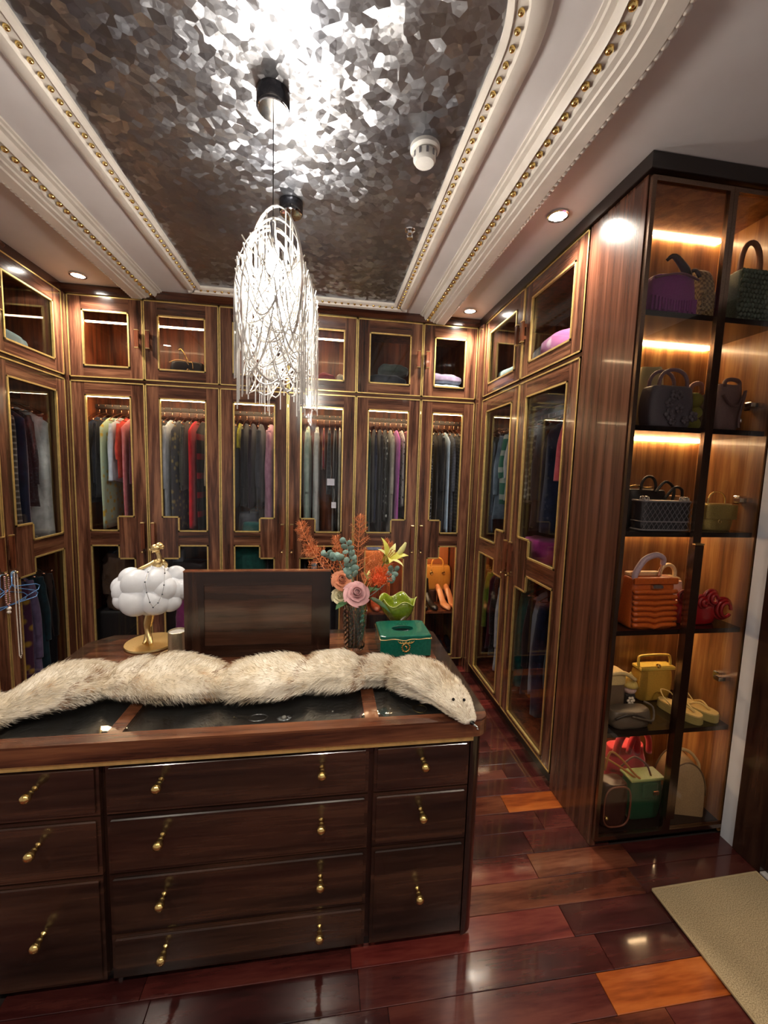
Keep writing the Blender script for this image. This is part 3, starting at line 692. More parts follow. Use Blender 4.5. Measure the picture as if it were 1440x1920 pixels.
for sx, sy in ((0.340, 1.225), (0.440, 1.215)):
    e = MB(); rr_ = [[Vector((sx + w_*math.cos(a), sy + dy + 0.5*w_*math.sin(a), z)) - FO for a in [2*PI*q/10 for q in range(10)]] for w_, dy, z in ((0.014, 0, 0.846), (0.012, 0.006, 0.858), (0.008, 0.014, 0.865), (0.002, 0.022, 0.868))]
    e.loft(rr_).build('ear', furm, t, True)
MB().tube([Vector((0.447, 1.078, 0.806)) - FO, Vector((0.454, 1.068, 0.804)) - FO, Vector((0.452, 1.058, 0.803)) - FO], 0.0035, 8).build('clip', CHROME, t, True)
MB().tube([Vector(p) - FO for p in arc((0.232, 1.300, 0.815), 0.008, 0, 360, 14, 'xz')[:-1]], 0.0022, 6, True).build('snap_ring', SILV, t, True)

# ---------------------------------------------------------------- upright panel on the island
t = thing('upright_mirror_panel', 'upright dark wooden framed panel standing on the island behind the fur', 'panel', (-0.258, 1.606, 0.80))
fr = MB(); fr.box((-0.280, -0.014, 0.0005), (-0.206, 0.014, 0.3455), 1); fr.box((0.206, -0.014, 0.0005), (0.280, 0.014, 0.3455), 1); fr.box((-0.206, -0.014, 0.292), (0.206, 0.014, 0.3455), 0); fr.box((-0.206, -0.014, 0.0005), (0.206, 0.014, 0.05), 0)
fr.build('frame', [W_DX, W_DV], t)
MB().box((-0.206, -0.010, 0.05), (0.206, 0.008, 0.292)).build('centre_board', wood('panel_board', 'x', '2c1c14', '432b20', '58392b', across=10), t)
MB().box((-0.206, 0.0082, 0.05), (0.206, 0.012, 0.292)).build('mirror', plain('mirror_silver', (0.85, 0.85, 0.86), 0.02, 1.0, var=0.0), t)
MB().box((-0.281, -0.015, 0.3456), (0.281, 0.015, 0.3500)).build('top_cap', wood('cap_wood', 'x', '4a2617', '7a4a30', '9a6646'), t)

# ---------------------------------------------------------------- dancer figurine
t = thing('dancer_figurine', 'gold dancer figurine in a white cloud skirt on a round base', 'figurine', (-0.722, 1.745, 0.80))
MB().lathe([(0.098, 0.0005), (0.100, 0.004), (0.098, 0.010), (0.02, 0.0115)], n=40).build('base', GOLDS, t, True, auto=40)
d_ = MB()
def limb(pts, rad, n=10): d_.tube(pts, rad, n)
limb([(0.012, -0.034, 0.0115), (0.004, -0.020, 0.026), (-0.012, -0.004, 0.060), (-0.014, 0, 0.095), (-0.006, 0.0, 0.135), (0.0, 0.0, 0.175)], [0.007, 0.010, 0.012, 0.015, 0.014, 0.019])
limb([(-0.020, -0.026, 0.0115), (-0.014, -0.012, 0.024), (-0.016, 0.004, 0.058), (-0.006, 0.012, 0.095), (0.004, 0.008, 0.135), (0.012, 0.0, 0.175)], [0.006, 0.009, 0.010, 0.012, 0.013, 0.018])
d_.build('legs', GOLDS, t, True); d_ = MB()
limb([(0.015, 0, 0.30), (0.024, 0, 0.330), (0.036, 0, 0.352), (0.040, 0, 0.366), (0.038, 0, 0.380), (0.034, 0, 0.394)], [0.026, 0.020, 0.019, 0.010, 0.0085, 0.0085])
limb([(0.026, -0.006, 0.355), (0.004, -0.020, 0.342), (-0.022, -0.030, 0.330), (-0.046, -0.034, 0.318)], [0.0085, 0.008, 0.007, 0.004])
limb([(0.048, 0.006, 0.354), (0.058, 0.022, 0.338), (0.052, 0.034, 0.322)], [0.0085, 0.007, 0.005])
d_.ball((0.028, -0.004, 0.410), (0.020, 0.016, 0.017), 14, k=10)
d_.ball((0.040, 0.002, 0.420), (0.016, 0.014, 0.013), 12)
d_.ball((0.008, -0.006, 0.404), (0.006, 0.005, 0.005), 8)
d_.ball((0.052, 0.002, 0.414), (0.009, 0.009, 0.009), 10)
d_.build('torso', GOLDS, t, True)
CLOUD = plain('white_cloud_resin', 'dfe3ea', 0.35, var=0.02, coat=0.2)
cl = MB(); rc_ = random.Random(2)
lobes = [(0, 0, 0.235, 0.085), (-0.075, -0.02, 0.235, 0.058), (-0.105, 0.0, 0.250, 0.042), (0.085, -0.01, 0.235, 0.060), (0.118, 0.0, 0.235, 0.048), (-0.03, -0.055, 0.205, 0.062), (0.045, -0.05, 0.205, 0.060), (-0.03, -0.04, 0.270, 0.060), (0.045, -0.035, 0.272, 0.058), (0.095, 0.02, 0.285, 0.045),
         (-0.07, -0.005, 0.285, 0.045), (0.01, 0.05, 0.25, 0.075), (-0.06, 0.05, 0.22, 0.055), (0.075, 0.055, 0.225, 0.055), (0.075, -0.045, 0.25, 0.05), (-0.082, -0.04, 0.205, 0.040), (0.09, -0.03, 0.195, 0.045), (0.0, -0.01, 0.185, 0.055), (0.012, 0.0, 0.300, 0.045)]
for x, y, z, r in lobes: cl.ball((x, y, z), r, 22, k=14)
cl.build('cloud_skirt', CLOUD, t, True)
nk = thing('bead_necklace', 'thin dark bead necklace draped over the white cloud skirt', 'necklace', (-0.70, 1.632, 1.00))
npts = [(-0.003, 0.104, 0.152), (0.0, 0.050, 0.125), (0.008, 0.0, 0.098), (0.018, -0.012, 0.060), (0.030, -0.016, 0.022), (0.042, -0.018, 0.002), (0.058, -0.012, 0.018), (0.072, -0.006, 0.050), (0.076, 0.002, 0.085), (0.062, 0.05, 0.12), (0.042, 0.100, 0.148)]
MB().tube(npts, 0.0011, 5).build('chain', SILV, nk); m_ = MB()
for p in npts[1:-1]: m_.ball(p, 0.0032, 8, k=5)
m_.build('beads', plain('grey_beads', '4a525c', 0.2), nk, True)
# candle cup
t = thing('candle', 'small gold cup candle with white wax beside the dancer figurine', 'candle', (-0.583, 1.645, 0.80))
MB().lathe([(0.030, 0.0005), (0.034, 0.003), (0.034, 0.094), (0.0325, 0.095), (0.0315, 0.093), (0.0315, 0.070), (0.001, 0.070)], n=32).build('cup', plain('champagne_metal', (0.62, 0.54, 0.38), 0.35, 0.9), t, True, auto=40)
MB().lathe([(0.031, 0.0702), (0.031, 0.088), (0.001, 0.089)], n=28).build('wax', plain('white_wax', 'f2eee6', 0.5), t, True, auto=40)

# ---------------------------------------------------------------- tissue box, green goblet bowl
t = thing('tissue_box', 'dark green lacquered tissue box with gold crest', 'tissue box', (0.330, 1.622, 0.80), 0.0)
GRN = plain('green_lacquer', '12604f', 0.22, coat=0.5, var=0.15, scale=20)
bx = MB(); bx.box((-0.105, -0.085, 0.0005), (0.105, 0.085, 0.078), bev=0.004); bx.build('box', GRN, t)
# lid with an oval opening
n = 40; lid = MB(); ov = [(0.046*math.cos(2*PI*k/n), 0.026*math.sin(2*PI*k/n)) for k in range(n)]
def sq(k): a = 2*PI*k/n; c_, s_ = math.cos(a), math.sin(a); q = 1 / max(abs(c_)/0.106, abs(s_)/0.086); return (c_*q, s_*q)
ou = [sq(k) for k in range(n)]
lid.loft([[(x, y, 0.0782) for x, y in ov], [(x, y, 0.088) for x, y in ov], [(x*0.97, y*0.97, 0.091) for x, y in ou], [(x, y, 0.088) for x, y in ou], [(x, y, 0.0782) for x, y in ou]], cap0=False, cap1=False); lid.build('lid', GRN, t, False)
MB().prism([(x*0.99, y*0.99) for x, y in ov], 0.0783, 0.0786).build('opening', EYE, t)
MB().tube([(x, y, 0.0885) for x, y in ov], 0.0012, 6, True).build('opening_rim', plain('opening_rim_dark', '0b3d34', 0.2), t)
g = MB(); xs = [-0.106 + 0.212*k/24 for k in range(25)]
g.tube([(x, -0.0865, 0.077 - 0.005*math.exp(-(x/0.022)**2) + 0.0015*math.sin(x*90)) for x in xs], 0.0017, 6); g.tube([(0.1065, -0.0865, 0.0775), (0.1065, 0.086, 0.0775)], 0.0016, 6); g.tube([(-0.1065, -0.0865, 0.0775), (-0.1065, 0.086, 0.0775)], 0.0016, 6); g.build('gold_trim', GOLDS, t, True)
em = MB(); em.tube([(0.015*math.cos(a), -0.0872, 0.043 + 0.017*math.sin(a)) for a in [2*PI*k/18 for k in range(18)]], 0.0032, 6, True)
for k in range(14): a = 2*PI*k/14; em.ball((0.018*math.cos(a), -0.0875, 0.043 + 0.020*math.sin(a)), 0.0026, 6, k=4)
em.tube([(-0.004, -0.088, 0.050), (0.003, -0.090, 0.045), (0.001, -0.089, 0.038)], [0.003, 0.0038, 0.0022], 6)
em.ball((0, -0.088, 0.064), (0.006, 0.003, 0.004), 8, k=5)
for s_ in (-1, 1):
    em.tube([(s_*0.006, -0.088, 0.063), (s_*0.018, -0.088, 0.061), (s_*0.028, -0.088, 0.064), (s_*0.034, -0.088, 0.071)], [0.0026, 0.0024, 0.002, 0.001], 6)
    for dx, h in ((0.014, 0.009), (0.022, 0.009)): em.tube([(s_*dx, -0.088, 0.061), (s_*(dx+0.002), -0.088, 0.061 + h)], [0.002, 0.0008], 5)
em.build('crest', GOLD, t, True)
t = thing('goblet_bowl', 'glossy olive green tulip-shaped ceramic bowl on a foot, rim wavy', 'bowl', (0.340, 1.792, 0.80))
BG = plain('olive_glaze', '7d8f22', 0.12, coat=0.7, var=0.28, scale=14)
pr = [(0.044, 0.0005), (0.046, 0.006), (0.042, 0.030), (0.034, 0.048), (0.036, 0.062), (0.052, 0.080), (0.070, 0.105), (0.080, 0.135), (0.084, 0.160), (0.0805, 0.160), (0.076, 0.135), (0.064, 0.105), (0.044, 0.085), (0.002, 0.080)]
rg = []
for i, (r, h) in enumerate(pr):
    q = max(0, (h - 0.085) / 0.075); ring = []
    for j in range(40):
        a = 2*PI*j/40; wv = math.sin(5*a + 0.6); ring.append(((r + 0.007*q*wv)*math.cos(a), (r + 0.007*q*wv)*math.sin(a), h + 0.013*q*math.cos(5*a + 0.6)))
    rg.append(ring)
MB().loft(rg).build('bowl', BG, t, True)
MB().tube(rg[8], 0.0026, 6, True).build('rim', plain('rim_glaze', 'b9c26a', 0.15, coat=0.5), t, True)

# ---------------------------------------------------------------- crystal vase and flowers
VX, VY = 0.126, 1.640
t = thing('crystal_vase', 'cut crystal cylinder vase holding the flowers on the island', 'vase', (VX, VY, 0.80))
crys, nt, b = nodes('cut_crystal'); b.inputs['Base Color'].default_value = (0.95, 0.97, 0.97, 1); b.inputs['Roughness'].default_value = 0.02; b.inputs['IOR'].default_value = 1.5; b.inputs['Transmission Weight'].default_value = 1.0
rg = []; NV = 24
def vr(h): return lerp(0.041, 0.050, h / 0.20)
HV = [0.0005, 0.006] + [0.012 + 0.0105*k for k in range(17)] + [0.196, 0.203]
for i, h in enumerate(HV):
    rg.append([((vr(h) + (0.0040 if (i + j) % 2 and 1 < i < len(HV)-2 else 0))*math.cos(2*PI*j/NV), (vr(h) + (0.0040 if (i + j) % 2 and 1 < i < len(HV)-2 else 0))*math.sin(2*PI*j/NV), h) for j in range(NV)])
for h in (0.203, 0.10, 0.014): rg.append([((vr(h)-0.006)*math.cos(2*PI*j/NV), (vr(h)-0.006)*math.sin(2*PI*j/NV), h) for j in range(NV)])
MB().loft(rg).build('vase_body', crys, t)
STEM = plain('green_stem', '4f6b33', 0.6); LEAF = plain('deep_green_leaf', '2f5a34', 0.45, var=0.25, coat=0.2); EUC = plain('eucalyptus_leaf', '7c9a90', 0.6, var=0.15); FERN = plain('dyed_orange_fern', 'dd8a58', 0.8, var=0.18)
rfl = random.Random(21)
def flower(name, label, cat_, group=None): return thing(name, label, cat_, (VX, VY, 0.815), 0, group)
SLOTS = [[2*PI*k/18, 0.018 if k % 2 else 0.028, False] for k in range(18)]
def slot(end):
    """free place in the vase nearest to the direction the stem leans"""
    th = math.atan2(end[1], end[0]); fr_ = [q for q in SLOTS if not q[2]]
    q = min(fr_, key=lambda v: abs((v[0] - th + PI) % (2*PI) - PI)); q[2] = True
    return Vector((q[1]*math.cos(q[0]), q[1]*math.sin(q[0]), 0))
def stem_to(par, end, bend=(0, 0, 0), r=0.002, mat=None):
    s_ = slot(end); e = Vector(end); nk_ = Vector((s_.x*1.1, s_.y*1.1, 0.190)); pts = []
    for k in range(11):
        f = k/10
        pts.append(s_.lerp(nk_, f/0.4) if f < 0.4 else nk_.lerp(e, (f-0.4)/0.6) + Vector(bend)*math.sin(PI*(f-0.4)/0.6))
    MB().tube(pts, r, 6).build('stem', mat or STEM, par, True); return pts
def fern(label, end, bend, size=0.16):
    f = flower('fern_spray', label, 'flower', 'dyed fern sprays in the crystal vase'); pts = stem_to(f, end, bend, 0.0018, FERN)
    m_ = MB(); tip = pts[-1]; top = pts[5:]
    L_ = []
    for i in range(len(top)-1):
        for k in range(3): L_.append(top[i].lerp(top[i+1], k/3))
    tot = len(L_)
    for i, p in enumerate(L_):
        f_ = i / tot
        if f_ < 0.15: continue
        d = (L_[min(i+1, tot-1)] - L_[max(i-1, 0)]).normalized()
        for s_ in (-1, 1):
            side = Vector((-d.z, rfl.uniform(-.5, .5), d.x)).normalized() * s_
            ln = (size * 0.42 * (1 - f_)**0.7 + 0.012) * rfl.uniform(0.55, 1.25)
            e = p + (side * rfl.uniform(0.4, 0.9) + d * 0.65 + Vector((0, rfl.uniform(-.4, .4), rfl.uniform(-.25, .1)))).normalized() * ln
            m_.tube([p, p.lerp(e, 0.6) + Vector((0, 0, -0.002)), e], [0.0014, 0.0011, 0.0005], 4)
            for q in range(6):
                b_ = p.lerp(e, 0.1 + 0.9*q/6); dd = (e - p).normalized()
                for s2_ in (-1, 1, 0):
                    nd = (dd * 0.6 + Vector((-dd.z, rfl.uniform(-.8, .8), dd.x)) * (s2_ * 0.9) + Vector((rfl.uniform(-.2, .2), rfl.uniform(-.6, .6), rfl.uniform(-.2, .2)))).normalized()
                    wv = nd.cross(Vector((0.3, 1, 0.2))).normalized() * 0.0009; q2 = b_ + nd * 0.013
                    m_.add([b_ - wv, b_ + wv, q2 + wv*0.6, q2 - wv*0.6], [(0, 1, 2, 3)])
    stuff(m_.build('fern_leaflets', FERN, f))
fern('tallest orange dyed fern spray, upright above the pink rose', (0.018, 0.030, 0.560), (-0.005, 0, 0), 0.19)
fern('long orange fern spray leaning far out over the upright panel', (-0.235, 0.070, 0.515), (-0.045, 0.030, 0.03), 0.13)
fern('low drooping orange fern spray over the upright panel top', (-0.200, 0.085, 0.395), (-0.02, 0.035, 0.06), 0.13)
fern('short upright orange fern spray behind the eucalyptus', (-0.085, 0.095, 0.455), (-0.01, 0.03, 0.0), 0.10)
fern('orange fern spray leaning towards the yellow lily', (0.150, 0.070, 0.435), (0.02, 0.02, 0.02), 0.15)
fern('short orange fern spray tucked beside the orange pincushion flower', (0.095, 0.125, 0.345), (0.0, 0.03, 0.0), 0.12)
def disc_leaf(m_, c, nrm, r, cup=0.15, el=1.0, ax=None):
    nrm = nrm.normalized(); a = (ax or Vector((0, 0, 1))); a = (a - nrm*a.dot(nrm)).normalized(); b_ = nrm.cross(a); K = 12; vs = [c - nrm*r*cup]
    vs += [c + (a*math.cos(2*PI*k/K)*el + b_*math.sin(2*PI*k/K))*r for k in range(K)]; base = len(vs)
    vs += [v_ - nrm*0.0012 for v_ in vs]
    fs = [(0, 1+k, 1+(k+1) % K) for k in range(K)] + [(base, base+1+(k+1) % K, base+1+k) for k in range(K)] + [(1+k, base+1+k, base+1+(k+1) % K, 1+(k+1) % K) for k in range(K)]
    m_.add(vs, fs)
def euca(label, end, bend, n_=9, q0=5.6):
    f = flower('eucalyptus_sprig', label, 'foliage', 'eucalyptus sprigs in the crystal vase'); pts = stem_to(f, end, bend, 0.0016, EUC)
    for k in range(n_):
        q = q0 + (9.9-q0)*k/(n_-1); i = min(int(q), 9); p = pts[i].lerp(pts[i+1], q-i)
        for s_ in (-1, 1):
            m_ = MB(); nrm = Vector((rfl.uniform(-.9, .9) + 0.4*s_, -1, rfl.uniform(-.5, 1.3))); disc_leaf(m_, p + Vector((s_*0.014, rfl.uniform(-.012, .005), rfl.uniform(-.006, .010))), nrm, 0.020*(1.0 - 0.35*k/n_)*rfl.uniform(0.8, 1.1), 0.03, rfl.uniform(0.7, 1.0)); m_.build('leaf', EUC, f, True)
euca('grey-green eucalyptus sprig bending up beside the tall orange fern', (-0.045, -0.035, 0.455), (0.012, 0.010, 0), 7, 6.6)
euca('grey-green eucalyptus sprig arching low over the upright panel edge', (-0.125, 0.030, 0.390), (0.015, 0.030, 0.045), 6, 8.0)
euca('grey-green eucalyptus sprig below the yellow lily', (0.165, 0.030, 0.320), (0.03, 0.01, 0.0), 4, 7.6)
def petal(m_, base, d0, up, length, width, curl, K=7):
    d0 = d0.normalized(); side = d0.cross(up).normalized(); nr = side.cross(d0).normalized(); rows = []; p = base.copy(); ang = 0.0
    for k in range(K+1):
        f = k/K; wd = width*math.sin(PI*min(1, 0.12 + 0.88*f)**0.8) * (1 if f < 0.98 else 0.1) + 0.0006
        d = (d0*math.cos(ang) + nr*math.sin(ang))
        rows.append([p - side*wd + nr*0.15*wd, p, p + side*wd + nr*0.15*wd]); p = p + d*(length/K); ang += curl/K*(1 if f > 0.25 else 0.2)
    vs = [q for r_ in rows for q in r_]; b0 = len(vs); vs += [q - nr*0.0009 for q in vs]; fs = []
    for k in range(K):
        for j in range(2):
            a = k*3+j; fs.append((a, a+1, a+4, a+3)); fs.append((b0+a, b0+a+3, b0+a+4, b0+a+1))
    m_.add(vs, fs)
LILY = plain('lily_yellow', 'd8d55a', 0.5, var=0.10, sheen=0.2); PAL = plain('lily_pale', 'e6e49a', 0.5, var=0.08)
f = flower('lily', 'open yellow lily with recurved petals and its bud', 'flower'); pts = stem_to(f, (0.122, 0.012, 0.355), (0.012, 0.035, 0), 0.0024)
hd = Vector((0.122, 0.012, 0.355)); ax = Vector((0.45, -0.5, 0.75)).normalized(); ux = ax.cross(Vector((0, 1, 0.3))).normalized(); uy = ax.cross(ux)
for k in range(6):
    a = 2*PI*k/6 + 0.3; o_ = (ux*math.cos(a) + uy*math.sin(a)); m_ = MB(); petal(m_, hd, ax*0.9 + o_*0.42, ax.cross(o_).cross(ax)*0 + ax, 0.115 if k % 2 else 0.105, 0.020 if k % 2 else 0.015, -1.75); m_.build('petal', LILY if k % 2 else PAL, f, True)
m_ = MB()
for k in range(6): a = 2*PI*k/6; o_ = (ux*math.cos(a) + uy*math.sin(a)); e = hd + ax*0.07 + o_*0.012; m_.tube([hd, e], 0.0009, 5); m_.ball(e, (0.004, 0.002, 0.002), 6, k=4)
m_.build('stamens', plain('stamen_orange', 'b7742a', 0.7), f)
MB().tube([hd + Vector((0.01, 0, -0.01)), hd + Vector((0.045, 0.0, 0.02)), hd + Vector((0.075, 0, 0.055)), hd + Vector((0.09, 0, 0.085))], [0.003, 0.008, 0.012, 0.004], 8).build('bud', PAL, f, True)
# pincushion
f = flower('pincushion_flower', 'round orange-red pincushion protea beside the pink rose', 'flower'); stem_to(f, (0.092, -0.045, 0.280), (0.0, 0, 0), 0.003)
c0 = Vector((0.096, -0.052, 0.298)); MB().ball(c0, (0.030, 0.028, 0.026), 14).build('core', plain('protea_core', 'e05a24', 0.6), f, True); m_ = MB()
for k in range(260):
    z = rfl.uniform(-0.55, 1); a = rfl.uniform(0, 2*PI); q = math.sqrt(1 - z*z); d = Vector((q*math.cos(a), q*math.sin(a), z)); p = c0 + d*0.024; e = c0 + d*rfl.uniform(0.042, 0.052) + Vector((0, 0, 0.004)); sd = d.cross(Vector((0.3, 0.5, 0.8))).normalized()*0.0013
    m_.add([p - sd, p + sd, e + sd*0.6, e - sd*0.6], [(0, 1, 2, 3)]); m_.ball(e, 0.0018, 5, k=3)
stuff(m_.build('florets', plain('protea_orange', 'f27038', 0.6, var=0.2), f))
def rose(label, c0, R_, mat_, name='rose', bend=(0, 0, 0)):
    f = flower(name, label, 'flower'); c0 = Vector(c0); stem_to(f, c0, bend, 0.0022)
    ax = Vector((0.1, -0.75, 0.65)).normalized(); ux = ax.cross(Vector((0, 0, 1))).normalized(); uy = ax.cross(ux)
    MB().ball(c0 + ax*R_*0.12, (R_*0.16,)*3, 10).build('heart', mat_, f, True)
    for L_, (n_, rr, close, h) in enumerate(((2, 0.20, 0.5, 0.95), (3, 0.34, 0.38, 0.90), (4, 0.52, 0.18, 0.78), (5, 0.74, -0.06, 0.58), (6, 0.98, -0.22, 0.30))):
        for k in range(n_):
            a0 = 2*PI*k/n_ + L_*0.75; m_ = MB(); rows = []
            for i in range(5):
                v_ = i/4; row = []
                for j in range(7):
                    u_ = j/6 - 0.5; a = a0 + u_*2*PI/n_*1.35
                    rad = R_*rr*(0.30 + 0.85*math.sin(v_*1.7) - close*v_**3) * (1 + 0.16*u_)
                    hh = R_*(h*(v_ - 0.35*v_*v_)*1.25 - 0.30 - 0.55*u_*u_*v_ + (0 if L_ < 3 else -0.10*v_**4))
                    row.append(c0 + (ux*math.cos(a) + uy*math.sin(a))*rad + ax*hh)
                rows.append(row)
            vs = [q for r_ in rows for q in r_]; b0 = len(vs); vs += [q - ax*0.0012 for q in vs]; fs = []
            for i in range(4):
                for j in range(6): q = i*7+j; fs.append((q, q+1, q+8, q+7)); fs.append((b0+q, b0+q+7, b0+q+8, b0+q+1))
            m_.add(vs, fs); m_.build('petal', mat_, f, True)
    return f
rose('open dusty pink rose at the vase rim', (0.002, -0.062, 0.245), 0.041, plain('dusty_pink_petal', 'd3a0a2', 0.6, var=0.08, sheen=0.3))
rose('peach coral rose half hidden behind the upright panel', (-0.057, -0.010, 0.286), 0.033, plain('peach_petal', 'd98a63', 0.6, var=0.1, sheen=0.3), bend=(0.018, 0.022, 0))
rose('cream white rose below the peach rose', (-0.064, -0.026, 0.224), 0.027, plain('cream_petal', 'e4dcb4', 0.6, var=0.08, sheen=0.3))
f = flower('freesia', 'pale yellow freesia bud between the pink rose and the pincushion', 'flower'); stem_to(f, (0.052, -0.010, 0.290), (0, 0, 0), 0.0016)
for k in range(5): m_ = MB(); petal(m_, Vector((0.052, -0.010, 0.287)), Vector((math.cos(k*1.26)*0.5, math.sin(k*1.26)*0.5, 0.9)), Vector((0.1, 0.2, 1)), 0.04, 0.008, -0.4); m_.build('petal', PAL, f, True)
for lab, p, d, ln, wd in (('broad dark green leaf hanging over the vase rim beside the goblet bowl', (0.066, -0.016, 0.207), (0.9, -0.35, -0.45), 0.10, 0.024), ('dark green leaf behind the pincushion flower', (0.050, 0.038, 0.222), (0.9, 0.5, 0.05), 0.085, 0.026), ('dark green leaf below the cream rose', (-0.045, -0.052, 0.203), (-0.6, -0.7, -0.1), 0.060, 0.017)):
    f = flower('leaf_stem', lab, 'foliage', 'broad leaves in the crystal vase'); q = slot(p); MB().tube([q, q*1.05 + Vector((0, 0, 0.10)), q*1.15 + Vector((0, 0, 0.182)), Vector(p)*0.75 + Vector((0, 0, 0.052)), p], 0.002, 6).build('stem', STEM, f, True)
    m_ = MB(); petal(m_, Vector(p), Vector(d), Vector((0, 0, 1)), ln, wd, -0.5); m_.build('leaf_blade', LEAF, f, True)

# ---------------------------------------------------------------- chandeliers
CHN = plain('bright_metal_chain', (0.92, 0.90, 0.87), 0.35, 0.35, var=0.05); RING = plain('silver_ribbon_ring', (0.86, 0.85, 0.83), 0.3, 0.5, var=0.05)
BULB = emis('chandelier_bulb', (1.0, 0.94, 0.84), 90)
def chandelier(label, x, y, top, S=1.0, seed=1):
    rr = random.Random(seed)
    t = thing('chandelier', label, 'chandelier', (x, y, 0), 0, 'chain fringe chandeliers')
    MB().lathe([(0.050, 2.6938), (0.050, 2.650), (0.047, 2.646), (0.004, 2.646)], n=32).build('canopy', plain('black_chrome', (0.10, 0.10, 0.11), 0.15, 1.0), t, True, auto=40)
    MB().lathe([(0.046, 2.6455), (0.044, 2.643), (0.006, 2.640)], n=28).build('canopy_plate', CHROME, t, True, auto=40)
    MB().tube([(0, 0, 2.641), (0, 0, top - 0.015)], 0.0016, 6).build('cord', plain('dark_cord', '2a2622', 0.5), t)
    MB().lathe([(0.010, top-0.008), (0.012, top-0.02), (0.012, top-0.055), (0.018, top-0.075), (0.016, top-0.095)], n=16).build('socket', CHROME, t, True)
    cz = top - 0.20*S
    for k in range(2):
        MB().lathe([(0.008, 0.045), (0.016, 0.03), (0.022, 0.0), (0.016, -0.022), (0.004, -0.032)], (0, 0, top - 0.14 - 0.12*k), n=16).build('bulb', BULB, t, True)
    # ribbon rings: vertical ovals turned around the axis
    H, A = 0.235*S, 0.118*S; anchors = []
    for k in range(5):
        a = (-0.62, -0.30, 0.02, 0.36, 0.70)[k]; sc = 1.0 - 0.06*(k % 3); rg = []
        for j in range(32):
            q = 2*PI*j/32; rad = A*sc*math.cos(q); z = cz - 0.02*k*S + H*sc*math.sin(q)
            u = Vector((math.cos(a), math.sin(a), 0)); nrm = Vector((-math.sin(a), math.cos(a), 0)); out = (u*math.cos(q) + Vector((0, 0, 1))*math.sin(q)*0.6).normalized()
            c = u*rad + Vector((0, 0, z)); hw = 0.006*S
            rg.append([c + nrm*hw + out*0.001, c + nrm*hw - out*0.001, c - nrm*hw - out*0.001, c - nrm*hw + out*0.001])
            if math.sin(q) > -0.55: anchors.append((c, q))
        rg.append(rg[0]); MB().loft(rg, cap0=False, cap1=False).build('ring', RING, t, True, auto=50)
    rr.shuffle(anchors)
    # hanging chains
    for k in range(70):
        c, q = anchors[k % len(anchors)]; ln = rr.uniform(0.18, 0.34)*S; zb = max(top - 0.60*S, c.z - ln) if rr.random() < 0.82 else top - rr.uniform(0.50, 0.60)*S
        p = c + Vector((rr.uniform(-.006, .006), rr.uniform(-.006, .006), 0))
        m_ = MB(); m_.tube([p, Vector((p.x, p.y, (p.z + zb)/2)), Vector((p.x, p.y, zb))], 0.0022, 5); m_.build('chain', CHN, t)
    # swags
    for k in range(110):
        a = rr.uniform(0, 2*PI); b2 = a + rr.uniform(0.9, 2.4); z0 = top - rr.uniform(0.08, 0.36)*S; dr = rr.uniform(0.05, 0.20)*S
        def rad(z): q = max(-1, min(1, (z - cz)/H)); return A*math.sqrt(max(0.12, 1 - q*q))*0.98
        P = Vector((math.cos(a), math.sin(a), 0))*rad(z0) + Vector((0, 0, z0)); Q = Vector((math.cos(b2), math.sin(b2), 0))*rad(z0) + Vector((0, 0, z0 - 0.02)); pts = []
        for j in range(11):
            f_ = j/10; p = P.lerp(Q, f_); bul = 1 - (2*f_ - 1)**2
            rxy = Vector((p.x, p.y, 0)); am = a + (b2-a)*f_; p = rxy.lerp(Vector((math.cos(am), math.sin(am), 0))*A*0.9, 0.55*bul) + Vector((0, 0, p.z - dr*bul)); pts.append(p)
        MB().tube(pts, 0.0022, 5).build('chain', CHN, t)
    l = bpy.data.lights.new('chandelier_lamp', 'POINT'); l.energy = P_CHAND; l.color = (1.0, 0.92, 0.80); l.shadow_soft_size = 0.06
    lo = bpy.data.objects.new('lamp', l); COL.objects.link(lo); lo.location = (0, 0, top - 0.20); lo.parent = t
    return t
chandelier('lit chain-fringe chandelier nearer the ceiling middle, its cord longer', -0.180, 1.385, 2.335, 1.0, 4)
chandelier('lit chain-fringe chandelier nearer the back wardrobes', -0.170, 1.890, 2.440, 1.08, 9)
# ---------------------------------------------------------------- garments
HM = MB(); HM.tube([(0, 0, -0.022), (0, 0, 0.006), (0, 0.0105, 0.014), (0, 0.0115, 0.030), (0, 0.009, 0.0415), (0, 0, 0.0446), (0, -0.009, 0.0415), (0, -0.0115, 0.030)], 0.0018, 6)
HM.tube([(0, -0.18, -0.085), (0, -0.10, -0.045), (0, 0, -0.020), (0, 0.10, -0.045), (0, 0.18, -0.085), (0, 0, -0.088), (0, -0.18, -0.085)], 0.003, 6)
hanger_mesh = None
HGRP = 'copper wire hangers on the wardrobe rails'
def hanger(loc, rz, lab):
    global hanger_mesh
    if hanger_mesh is None: o = HM.build('clothes_hanger', COPPER, None, True); hanger_mesh = o.data
    else: o = bpy.data.objects.new('clothes_hanger', hanger_mesh); COL.objects.link(o)
    o.location = loc; o.rotation_euler = (0, 0, rz); tag(o, lab, 'hanger', HGRP); return o
gseed = [0]
